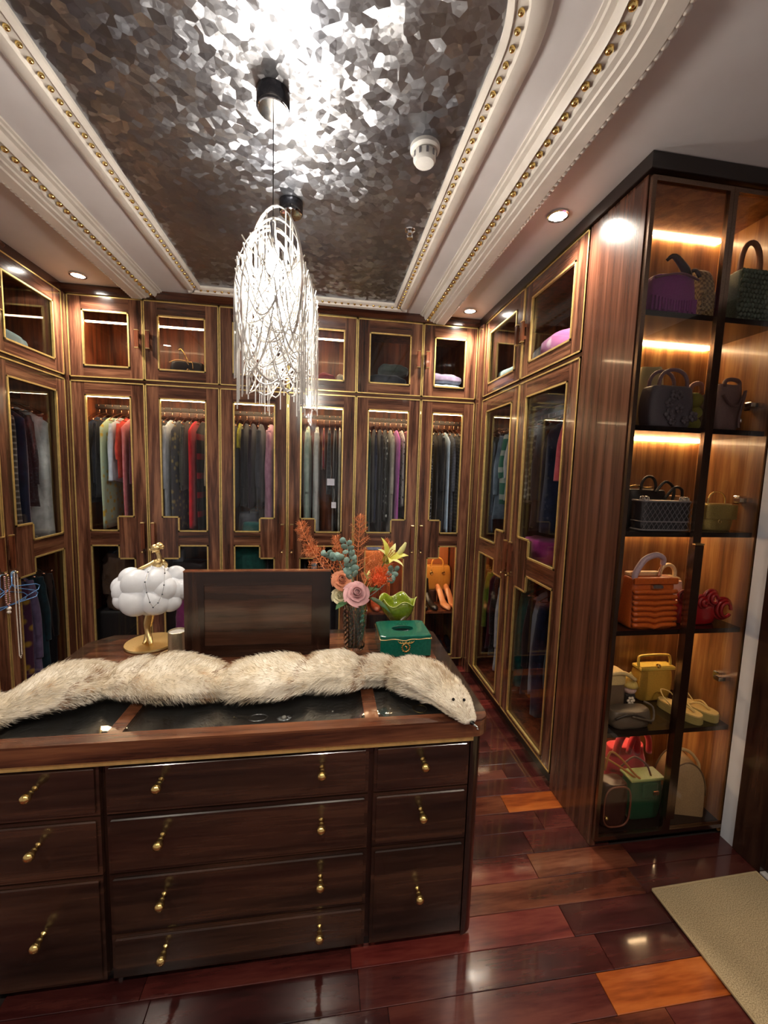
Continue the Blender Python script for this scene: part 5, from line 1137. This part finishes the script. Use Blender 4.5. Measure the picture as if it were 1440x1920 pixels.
# shelf 5
YEL = plain('yellow_hide', 'c59c3e', 0.5, var=0.2, scale=60)
t = bag('mustard yellow frame handbag with a flat arched handle', (1.575, 1.650, SH[4]), 0.180, 0.165, 0.075, YEL, e=6)
MB().tube([(-0.088, -0.02, 0.155)] + [(-0.095, -0.02, 0.205), (-0.075, -0.02, 0.222), (0.05, -0.02, 0.222), (0.072, -0.02, 0.205), (0.078, -0.02, 0.160)], 0.006, 8).build('handle', plain('yellow_handle', 'e0c25a', 0.4), t, True); MB().box((-0.092, -0.040, 0.152), (0.092, 0.02, 0.170), bev=0.004).build('frame', plain('yellow_handle', 'e0c25a', 0.4), t); MB().ball((0.0, -0.036, 0.175), 0.011, 10).build('clasp', GOLD, t, True)
t = bag('small brown-grey box bag with a cream top beside the pointed-cap doll', (1.275, 1.555, SH[4]), 0.11, 0.165, 0.09, leather('mushroom', '6d5a48'), e=5); MB().sbox((0, 0, 0.150), 0.112, 0.092, 0.05, 4).build('lid', leather('cream_lid', 'd8bf86'), t, True, auto=50); MB().tube([(-0.03, -0.04, 0.20), (0.03, -0.05, 0.208), (0.085, -0.05, 0.175)], 0.009, 8).build('handle', MC['leather_cream_lid'], t, True)
t = thing('plush_charm', 'small plush doll charm in a pointed yellow cap with a flower', 'charm', (1.365, 1.540, SH[4]))
SKN = plain('pale_pink_plush', 'd9b8ae', 0.8); MB().ball((0, 0, 0.118), (0.030, 0.028, 0.026), 14).build('head', SKN, t, True)
MB().lathe([(0.034, 0.130), (0.031, 0.142), (0.020, 0.163), (0.009, 0.182), (0.002, 0.194)], n=16).build('cap', plain('cap_yellow', 'cdb363', 0.8), t, True)
m_ = MB(); m_.sbox((0, 0, 0), 0.05, 0.045, 0.095, 2.4); m_.build('body', plain('doll_dark', '241d1c', 0.8), t, True)
m_ = MB()
for q in range(6): a = 2*PI*q/6; m_.ball((-0.018 + 0.013*math.cos(a), -0.036, 0.080 + 0.013*math.sin(a)), (0.007, 0.005, 0.007), 8, k=5)
m_.ball((-0.018, -0.040, 0.080), 0.006, 8, k=5); m_.build('flower', plain('white_petal', 'e8dcc8', 0.7), t, True)
t = bag('grey leather shoulder bag with crossed straps lying on the sandal shelf', (1.302, 1.462, SH[4]), 0.19, 0.075, 0.080, leather('stone_grey', '5d5347', rough=0.4), e=2.8, lump=0.006)
MB().tube([(-0.09, -0.036, 0.05), (-0.04, -0.044, 0.072), (0.02, -0.046, 0.062), (0.075, -0.042, 0.028)], 0.005, 8).build('strap', leather('charcoal_strap', '2a2420'), t, True); MB().tube([(-0.02, -0.046, 0.066), (0.04, -0.048, 0.050), (0.085, -0.04, 0.040), (0.098, -0.02, 0.085), (0.07, 0, 0.10)], 0.0045, 8).build('strap', MC['leather_stone_grey'], t, True)
JUTE = plain('jute_sole', 'a99a5c', 0.9, bump=0.8, scale=180); SAN = leather('sand', 'd3b877', rough=0.5)
def sandal(x, y, rz):
    t = thing('sandal', 'sand-coloured flatform thong sandal with a jute sole', 'sandal', (x, y, SH[4]), rz, 'pair of flatform sandals'); n_ = 28
    def sole(z, k): return [(0.036*k*math.copysign(abs(math.sin(a))**0.75, math.sin(a))*(1.0 - 0.12*math.cos(a)), 0.090*k*math.copysign(abs(math.cos(a))**0.85, math.cos(a)), z) for a in [2*PI*q/n_ for q in range(n_)]]
    for q in range(4): MB().loft([sole(0.0005 + 0.0085*q, 0.985), sole(0.004 + 0.0085*q, 1.0), sole(0.0085 + 0.0085*q, 0.985)]).build('sole_layer', JUTE, t, True, auto=50)
    MB().loft([sole(0.035, 0.97), sole(0.040, 0.96)]).build('footbed', SAN, t)
    MB().tube([(0.030, 0.02, 0.038), (0.014, -0.02, 0.062), (0.0, -0.055, 0.042)], 0.004, 8).build('strap', SAN, t, True); MB().tube([(-0.030, 0.02, 0.038), (-0.014, -0.02, 0.062), (0.0, -0.055, 0.042)], 0.004, 8).build('strap', SAN, t, True)
    MB().tube([(0.030, 0.02, 0.038), (0.034, 0.055, 0.068), (0.0, 0.080, 0.080), (-0.034, 0.055, 0.068), (-0.030, 0.02, 0.038)], 0.003, 6).build('heel_strap', SAN, t, True)
sandal(1.597, 1.505, 0.38); sandal(1.684, 1.512, 0.38)
# bottom shelf
GB = leather('bottle_green', '1f4a34', rough=0.3)
t = bag('bottle green leather bag with a pale top edge and flap', (1.418, 1.480, SH[5]), 0.165, 0.190, 0.070, GB, e=6); MB().box((-0.083, -0.038, 0.184), (0.083, 0.036, 0.196), bev=0.003).build('top_edge', leather('pistachio', '9aa86a'), t); MB().sbox((0.01, -0.036, 0.112), 0.075, 0.014, 0.062, 3).build('flap', GB, t, True, auto=50); MB().box((0.02, -0.048, 0.125), (0.046, -0.042, 0.145), bev=0.002).build('clasp', plain('rose_gold', 'b07050'), t)
t = bag('dark brown satchel with a tan edge leaning beside the green bag', (1.255, 1.460, SH[5]), 0.125, 0.195, 0.080, leather('chocolate', '3a201a', rough=0.35), e=3.2, lump=0.004); MB().tube([(0.062*math.copysign(abs(math.cos(a))**0.6, math.cos(a)), -0.040, 0.100 + 0.092*math.copysign(abs(math.sin(a))**0.6, math.sin(a))) for a in [2*PI*k/28 for k in range(28)]], 0.004, 6, True).build('piping', leather('russet', '6a3b2a'), t, True); MB().ball((-0.052, -0.046, 0.060), 0.009, 10).build('stud', GOLD, t, True)
CORAL = plain('coral_fabric', 'c92a3a', 0.7, sheen=0.3)
t = bag('coral red fabric bag with knotted handles lying on top of the bottom-shelf bags', (1.452, 1.632, SH[5]), 0.225, 0.225, 0.09, CORAL, e=2.6, lump=0.010, prof=lambda q: (1 - 0.15*q, 1 - 0.2*q))
for x, hh, r in ((-0.02, 0.13, 0.016), (0.045, 0.115, 0.013)): MB().tube([(x-0.055, -0.035, 0.205), (x-0.042, -0.04, 0.205 + hh*0.6), (x, -0.04, 0.205 + hh), (x+0.042, -0.04, 0.205 + hh*0.6), (x+0.055, -0.035, 0.20)], r, 10).build('handle', CORAL, t, True)
MB().tube(arc((0.015, -0.052, 0.320), 0.020, 0, 360, 18)[:-1], 0.004, 6, True).build('hair_ring', plain('black_elastic', '140d0e', 0.6), t, True)
TANS = leather('tan_strap', 'b97a3e')
t = thing('leather_strap', 'tan leather strap looped over the bottom-shelf bags', 'strap', (1.30, 1.462, 0.262)); MB().tube([(-0.085, 0, 0.03), (-0.07, -0.005, 0.115), (-0.02, -0.01, 0.085), (0.05, -0.012, 0.01), (0.085, -0.008, -0.02), (0.065, 0.0, -0.018), (0.0, 0.0, 0.03), (-0.085, 0.0, 0.085)], 0.0048, 8).build('strap', TANS, t, True); MB().tube([(0.0, 0.01, 0.03), (0.06, 0.01, 0.072), (0.12, 0.005, 0.035), (0.145, 0.0, -0.018)], 0.004, 8).build('strap_loop', leather('brown_strap', '5f3526'), t, True)
BEI = leather('dune', 'a08562', rough=0.45)
t = thing('domed_handbag', 'beige domed leather handbag with piped gusset and top handle', 'bag', (1.632, 1.500, SH[5]), -0.25, 'handbags'); rg = []
dome = [(0.070*math.cos(a)*1.0, 0.105 + 0.145*math.sin(a)) for a in [PI*k/16 for k in range(17)]] + [(-0.072, 0.0005), (0.072, 0.0005)]
for y, k in ((-0.055, 0.90), (-0.048, 1.0), (0.048, 1.0), (0.055, 0.90)): rg.append([(x*k*1.15, y, 0.0005 + z*lerp(0.97, 1, (k-0.9)/0.1)) for x, z in dome])
MB().loft(rg).build('body', BEI, t, True, auto=50)
for y in (-0.05, 0.05): MB().tube([(x*1.16, y, z) for x, z in dome[:17]], 0.0035, 6).build('piping', leather('dune_dark', '6a5238'), t, True)
MB().tube([(-0.04, 0, 0.235), (-0.02, 0, 0.278), (0.03, 0, 0.270), (0.070, 0, 0.225), (0.078, 0, 0.185)], 0.007, 8).build('handle', leather('dune_light', 'c2a676'), t, True)
soft('dark_pouch', 'black pouch between the green bag and the beige domed bag', 'pouch', (1.521, 1.500, SH[5]), 0.036, 0.08, 0.12, leather('black', '0d0a0a'), e=3)

# ---------------------------------------------------------------- top cupboards
ZU = 2.1855
BAGD = leather('midnight', '14161c', rough=0.4)
t = bag('dark handbag with gold outline and chain in the lit top cupboard', (-1.015, 3.20, ZU), 0.24, 0.115, 0.12, BAGD, e=4)
MB().tube([(-0.11, -0.064, 0.10), (-0.06, -0.066, 0.118), (0.0, -0.066, 0.114), (0.02, -0.066, 0.09)], 0.003, 6).build('gold_edge', GOLDS, t, True)
MB().tube([(-0.035, -0.062, 0.19), (-0.045, -0.062, 0.185), (-0.03, -0.062, 0.195), (0.0, -0.064, 0.15), (0.02, -0.066, 0.11), (0.045, -0.066, 0.105), (0.05, -0.066, 0.06)], 0.004, 6).build('gold_chain', GOLD, t, True); MB().tube([(0.0, -0.066, 0.02), (0.015, -0.067, 0.06), (0.05, -0.067, 0.03)], 0.003, 6).build('gold_chain', GOLD, t, True)
PILB = F('2b3038', '434a54'); PILG = F('3a4440', '515c56')
def pillow(label, loc, w_, d, h, mat, name='folded_bedding', cat_='bedding'): return soft(name, label, cat_, loc, w_, d, h, mat, 0, 2.6, lambda q: (1 - 0.5*(2*q-1)**4, 1 - 0.5*(2*q-1)**4), 'bedding in the top cupboards', lump=0.012)
pillow('dark grey folded quilt low in the fifth top cupboard', (0.445, 3.22, ZU), 0.34, 0.30, 0.11, PILB); pillow('grey-green pillow on the dark folded quilt', (0.50, 3.20, ZU + 0.112), 0.24, 0.24, 0.08, PILG)
pillow('pale teal folded sheet at the bottom of the corner top cupboard', (0.905, 3.19, ZU), 0.32, 0.28, 0.055, F('8fb0ae', 'b5cfcc')); pillow('lilac grey folded blanket above the pale teal sheet', (0.90, 3.20, ZU + 0.058), 0.30, 0.26, 0.085, F('7d6f85', '9a8ca2'))
pillow('rosy patterned rolled cloth in the lit top cupboard behind the chandeliers', (-0.01, 3.13, ZU), 0.13, 0.12, 0.085, F('8a3f4a', 'c0868c', 'floral'), 'rolled_cloth', 'cloth'); pillow('cream rolled cloth beside the rosy patterned roll', (0.095, 3.12, ZU), 0.065, 0.10, 0.08, F('b5ab94', 'cfc6b2'), 'rolled_cloth', 'cloth')
pillow('pink and white patterned quilt in the side top cupboard', (1.30, 2.10, ZU), 0.25, 0.34, 0.15, F('b56a9a', 'd8bccb', 'floral', 0.6)); pillow('pale mint folded sheet in the far side top cupboard', (1.33, 2.745, ZU), 0.26, 0.28, 0.12, F('7f9a92', 'a2b8b0')); pillow('dark blue grey quilt behind the pink quilt', (1.42, 2.435, ZU), 0.26, 0.30, 0.20, PILB); pillow('grey folded quilt in the top cupboard above the sheer white coat', (-1.92, 2.62, ZU), 0.26, 0.5, 0.12, F('2a3a34', '3c4e47'))
# ---------------------------------------------------------------- middle shelves and low compartments
ZM = 1.0403
t = soft('cushion_bag', 'slate grey soft round bag below the plum coat', 'bag', (-0.590, 3.205, ZM), 0.15, 0.16, 0.17, F('4a505c', '636a78'), e=2.4, lump=0.008); MB().tube(arc((0.045, -0.05, 0.17), 0.035, -20, 220, 14), 0.004, 6).build('handle', leather('black', '0d0a0a'), t, True)
soft('cushion_bag', 'teal green soft pouch in front of the slate grey bag', 'bag', (-0.545, 3.072, ZM), 0.14, 0.08, 0.11, F('2c5453', '3f6f6c'), e=3, lump=0.006)
soft('knitted_pile', 'magenta folded knitwear on the shelf of the side wardrobe', 'knitwear', (1.30, 2.22, ZM), 0.22, 0.26, 0.14, F('93246f', 'b33a88'), e=2.4, lump=0.012)
soft('shoe_box', 'narrow dark patterned box at the foot of the sheer white coat', 'box', (-1.86, 2.69, ZM), 0.16, 0.22, 0.05, F('2a2622', '8a7a5a', 'dots', 1.5), e=8, prof=lambda q: (1, 1))
Zl = 0.0723
BRF = plain('brown_fur', '4a3524', 0.9, var=0.5, bump=1.0, scale=60)
t = soft('fur_hat', 'brown fur bundle in the low corner compartment behind the dancer', 'fur bundle', (-1.46, 3.17, Zl + 0.42), 0.30, 0.26, 0.42, BRF, e=2.3, lump=0.03); m_ = MB(); rr = random.Random(4)
for k in range(2600):
    z = rr.uniform(0, 1); a = rr.uniform(PI, 2*PI); q = math.sqrt(max(0.02, 1 - (2*z-1)**2)); p = Vector((0.14*q*math.cos(a), 0.12*q*math.sin(a), 0.42*z)); d = Vector((math.cos(a)*q, math.sin(a)*q, 2*z-0.7)).normalized(); e = p + d*rr.uniform(0.02, 0.045) + Vector((rr.uniform(-.01, .01), 0, rr.uniform(-.01, .01))); sd = d.cross(Vector((0.2, 0.9, 0.4))).normalized()*0.0012; m_.add([p - sd, p + sd, e], [(0, 1, 2)])
stuff(m_.build('fur_pile', plain('brown_fur_tips', '8a6a45', 0.9, var=0.5), t))
soft('storage_trunk', 'black storage trunk under the brown fur bundle', 'trunk', (-1.46, 3.22, Zl), 0.40, 0.34, 0.42, leather('trunk_black', '0c0b0c', rough=0.6), e=10, prof=lambda q: (1, 1))
soft('shoulder_bag', 'tan pouch tucked beside the brown fur bundle', 'pouch', (-1.292, 3.10, Zl + 0.42), 0.07, 0.06, 0.09, leather('tan_pouch', 'a58a62'), e=2.5)
bag('dark ruffled leather bag in the low compartment behind the dancer head', (-1.02, 3.19, Zl + 0.50), 0.28, 0.26, 0.15, leather('raisin', '191316', rough=0.4), e=3, lump=0.012); soft('storage_trunk', 'black storage trunk under the dark ruffled bag', 'trunk', (-0.99, 3.26, Zl), 0.42, 0.30, 0.50, leather('trunk_black', '0c0b0c'), e=10, prof=lambda q: (1, 1))
t = thing('paper_bag', 'small pale paper bag corner above the dark ruffled bag', 'paper bag', (-1.10, 3.17, Zl + 0.762)); MB().prism([(-0.035, -0.03), (0.04, -0.03), (0.03, 0.03), (-0.03, 0.03)], 0.0, 0.085, bev=0.004).build('bag', plain('pale_paper', '9fb0bf', 0.7), t); MB().tube(arc((0.0, -0.03, 0.08), 0.018, 10, 170, 8), 0.0016, 5).build('string_handle', WHITE, t)
soft('folded_cloth', 'magenta folded cloth behind the candle and the dancer base', 'cloth', (-1.01, 3.06, Zl), 0.16, 0.07, 0.54, F('6d1b55', '8a2a6c'), e=3, lump=0.01)
soft('velvet_box', 'dark bottle green velvet box behind the upright panel', 'box', (-0.58, 3.16, Zl), 0.28, 0.26, 0.90, F('0c3a34', '155048'), e=8, prof=lambda q: (1, 1)); soft('dark_case', 'dark patterned case beside the green velvet box', 'case', (-0.375, 3.16, Zl), 0.12, 0.26, 0.82, F('0d1518', '27343a', 'dots', 1.3), e=6, prof=lambda q: (1, 1))
MB().box((0.018, 0.235, 0.973), (BX[4]-BX[2]-0.018, 0.250, 0.997)).build('hanging_rail', MC['rail_dark'], UN[1])
rail([(-0.09, 'shirt', 'pale blue cloth', 0.06, 0.62, F('7c9fae', '9dbcc8'), SL), (-0.02, 'skirt', 'navy skirt', 0.05, 0.50, F('1c2748', '2a3860'), {}), (0.07, 'coat', 'black coat', 0.07, 0.70, F('0b0b10', '17171d'), {}), (-0.17, 'coat', 'dark coat', 0.07, 0.70, F('101016', '1c1c24'), {})], 'hanging low behind the crystal vase', 0, RY, 0, 0.985, 'clothes in the low compartment behind the vase', -0.262, 0.182, 0.10)
# low shelves of the last back wardrobe
ZS = 0.4553
TAN = leather('honey_tan', 'c98a3a', rough=0.35)
t = bag('honey tan leather handbag with rolled handles on the lit shoe shelf', (0.950, 3.300, ZS + 0.10), 0.255, 0.21, 0.085, TAN, e=7, handles=((0.052, 0.070, 0.007, -0.034, None),))
for x in (-0.052, 0.052): MB().tube([(x, -0.040, 0.205), (x, -0.046, 0.165)], 0.005, 6).build('handle_tab', TAN, t, True); MB().tube(arc((x, -0.047, 0.150), 0.012, 0, 360, 14)[:-1], 0.003, 6, True).build('ring', GOLD, t, True)
soft('shoe_box', 'brown box under the honey tan handbag', 'box', (0.950, 3.300, ZS), 0.26, 0.085, 0.098, leather('box_brown', '4a2a18', rough=0.6), e=12, prof=lambda q: (1, 1))
soft('shoe_box', 'orange brown box standing behind the honey tan handbag', 'box', (0.945, 3.397, ZS), 0.26, 0.10, 0.50, leather('box_orange', '9a5526', rough=0.6), e=12, prof=lambda q: (1, 1)); soft('folded_cloth', 'pale blue tissue bundle on the orange brown box', 'cloth', (0.955, 3.385, ZS + 0.502), 0.12, 0.08, 0.06, F('8fa0b8', 'b0bccd'), e=2.4, lump=0.01)
MB()
def pump(label, x, y, z, rz, mat, group, hh=0.075):
    t = thing('high_heel_shoe', label, 'shoe', (x, y, z), rz, group)
    prof = [(0.0, hh, 0.024, 0.030), (0.05, hh*0.86, 0.026, 0.022), (0.10, hh*0.45, 0.026, 0.012), (0.14, 0.014, 0.033, 0.012), (0.18, 0.010, 0.036, 0.018), (0.215, 0.008, 0.026, 0.014), (0.235, 0.007, 0.008, 0.006)]
    rg = []
    for (l_, zz, wd, h_) in prof: rg.append([(wd*math.cos(a), -l_ + 0.11, zz + 0.0005 + h_*(1 + math.sin(a)) * (1 if math.sin(a) > 0 else 0.6)) for a in [2*PI*k/14 for k in range(14)]])
    MB().loft(rg).build('upper', mat, t, True); MB().tube([(0, 0.105, hh + 0.01), (0, 0.112, hh*0.5), (0, 0.114, 0.0005)], [0.012, 0.006, 0.0045], 8).build('heel', mat, t, True); return t
NUD = leather('nude', 'd98f5c', rough=0.3); BLK = leather('black', '0d0a0a')
pump('nude orange high-heeled pump on the lit shoe shelf in front of the tan handbag', 0.968, 3.130, ZS, 0.15, NUD, 'pair of nude pumps', 0.10); pump('nude orange high-heeled pump on the lit shoe shelf in front of the tan handbag', 1.040, 3.130, ZS, 0.15, NUD, 'pair of nude pumps', 0.10)
t = pump('black high-heeled ankle boot beside the nude pumps', 0.860, 3.13, ZS, 0.2, BLK, 'black ankle boots', 0.08); MB().sbox((0, 0.08, 0.09), 0.055, 0.06, 0.13, 2.5, lambda q: (1 - 0.55*q, 1 - 0.4*q)).build('shaft', BLK, t, True); t = pump('black high-heeled ankle boot beside the nude pumps', 0.778, 3.135, ZS, 0.2, BLK, 'black ankle boots', 0.08); MB().sbox((0, 0.08, 0.09), 0.055, 0.06, 0.13, 2.5, lambda q: (1 - 0.55*q, 1 - 0.4*q)).build('shaft', BLK, t, True)
DSH = leather('dark_shoe', '24242a', rough=0.3)
for k, x in enumerate((0.822, 0.897, 0.972, 1.047)): pump('dark grey closed shoe on the floor of the shoe compartment', x, 3.13, Zl, 0.0, DSH, 'dark shoes on the compartment floor', 0.03)
BRS = leather('brown_shoe', '8a3a1c', rough=0.3)
for k, x in enumerate((0.395, 0.478)): t = pump('brown ankle boot behind the goblet bowl', x, 3.13, ZS, 0.1, BRS, 'brown ankle boots', 0.06); MB().sbox((0, 0.07, 0.07), 0.06, 0.07, 0.16, 2.5).build('shaft', BRS, t, True)
soft('shoe_box', 'orange box low behind the yellow lily', 'box', (0.40, 3.35, ZS), 0.30, 0.16, 0.44, leather('box_orange', '9a5526'), e=12, prof=lambda q: (1, 1)); soft('folded_cloth', 'blue folded cloth on the orange box behind the lily', 'cloth', (0.40, 3.33, ZS + 0.442), 0.16, 0.12, 0.07, F('3a4a78', '56689a'), e=2.4, lump=0.01)

# ---------------------------------------------------------------- hangers and necklaces on the corner wardrobe handle
BLU = plain('blue_plastic_wire', '5f93cf', 0.3, coat=0.3, var=0.2, scale=15)
KA, KB, KZ = 2.336, 2.404, 0.944      # key knobs of the two doors
def wirehanger(label, x, yk, swing, s_=1.0):
    """hook over the knob; the frame hangs flat in front of the door"""
    t = thing('wire_hanger', label, 'hanger', (x, yk - 0.018, KZ - 0.0118), PI/2, 'blue wire hangers on the wardrobe knobs'); t.rotation_euler = (0, swing, PI/2)
    m_ = MB(); m_.tube([(0.0, 0, 0.0), (0, 0, -0.05), (-0.02*s_, 0, -0.07), (-0.17*s_, 0, -0.115), (-0.20*s_, 0, -0.135), (-0.185*s_, 0, -0.155), (0, 0, -0.160), (0.185*s_, 0, -0.155), (0.20*s_, 0, -0.135), (0.17*s_, 0, -0.115), (0.02*s_, 0, -0.07), (0, 0, -0.05)], 0.0024, 8); m_.build('frame', BLU, t, True)
    MB().tube([(0, 0, 0)] + [(0.018 - 0.018*math.cos(a), 0, 0.018*math.sin(a)) for a in [PI*k/8*1.2 for k in range(1, 9)]], 0.0022, 8).build('hook', plain('pale_blue_hook', '8fb4d8', 0.3), t, True)
wirehanger('blue wire hanger on the knob behind the pink bead necklace', -1.6930, KA, 0.04, 0.95)
wirehanger('blue wire hanger closest to the door on the knob with the pearls', -1.6878, KB, -0.10)
wirehanger('blue wire hanger in front on the knob with the pearls', -1.6826, KB, 0.09)
def strand_of(label, pts, r, mat, name='bead_necklace'):
    c = pts[0]; t = thing(name, label, 'necklace', c, 0, 'necklaces on the wardrobe handle'); m_ = MB(); P = [Vector(p) - Vector(c) for p in pts]
    for a, b_ in zip(P[:-1], P[1:]):
        n_ = max(1, int((b_-a).length/(r*2.05)))
        for k in range(n_): m_.ball(a.lerp(b_, k/n_), r, 7, k=5)
    m_.build('beads', mat, t, True)
    return t
strand_of('long string of small pearls hanging from the wardrobe knob', [(-1.6763, KB, KZ + 0.0078), (-1.6763, KB + 0.010, KZ), (-1.6763, KB + 0.012, 0.75), (-1.6763, KB + 0.009, 0.475), (-1.6763, KB, 0.458), (-1.6763, KB - 0.008, 0.475), (-1.6763, KB - 0.011, 0.75), (-1.6763, KB - 0.010, KZ), (-1.6763, KB, KZ + 0.0078)], 0.0036, PEARL)
t = strand_of('pink bead necklace with white pendants hanging by the pearls', [(-1.6745, KA, KZ + 0.009), (-1.6745, KA + 0.012, KZ - 0.004), (-1.6745, KA + 0.014, 0.80), (-1.6745, KA + 0.004, 0.775), (-1.6745, KA - 0.008, 0.80), (-1.6745, KA - 0.012, KZ - 0.004), (-1.6745, KA, KZ + 0.009)], 0.0052, plain('rose_bead', 'b58a86', 0.35))
MB().ball((0.0, 0.006, -0.190), 0.011, 10).build('pendant', PEARL, t, True); MB().ball((0.0, 0.004, -0.209), 0.010, 10).build('pendant', PEARL, t, True)
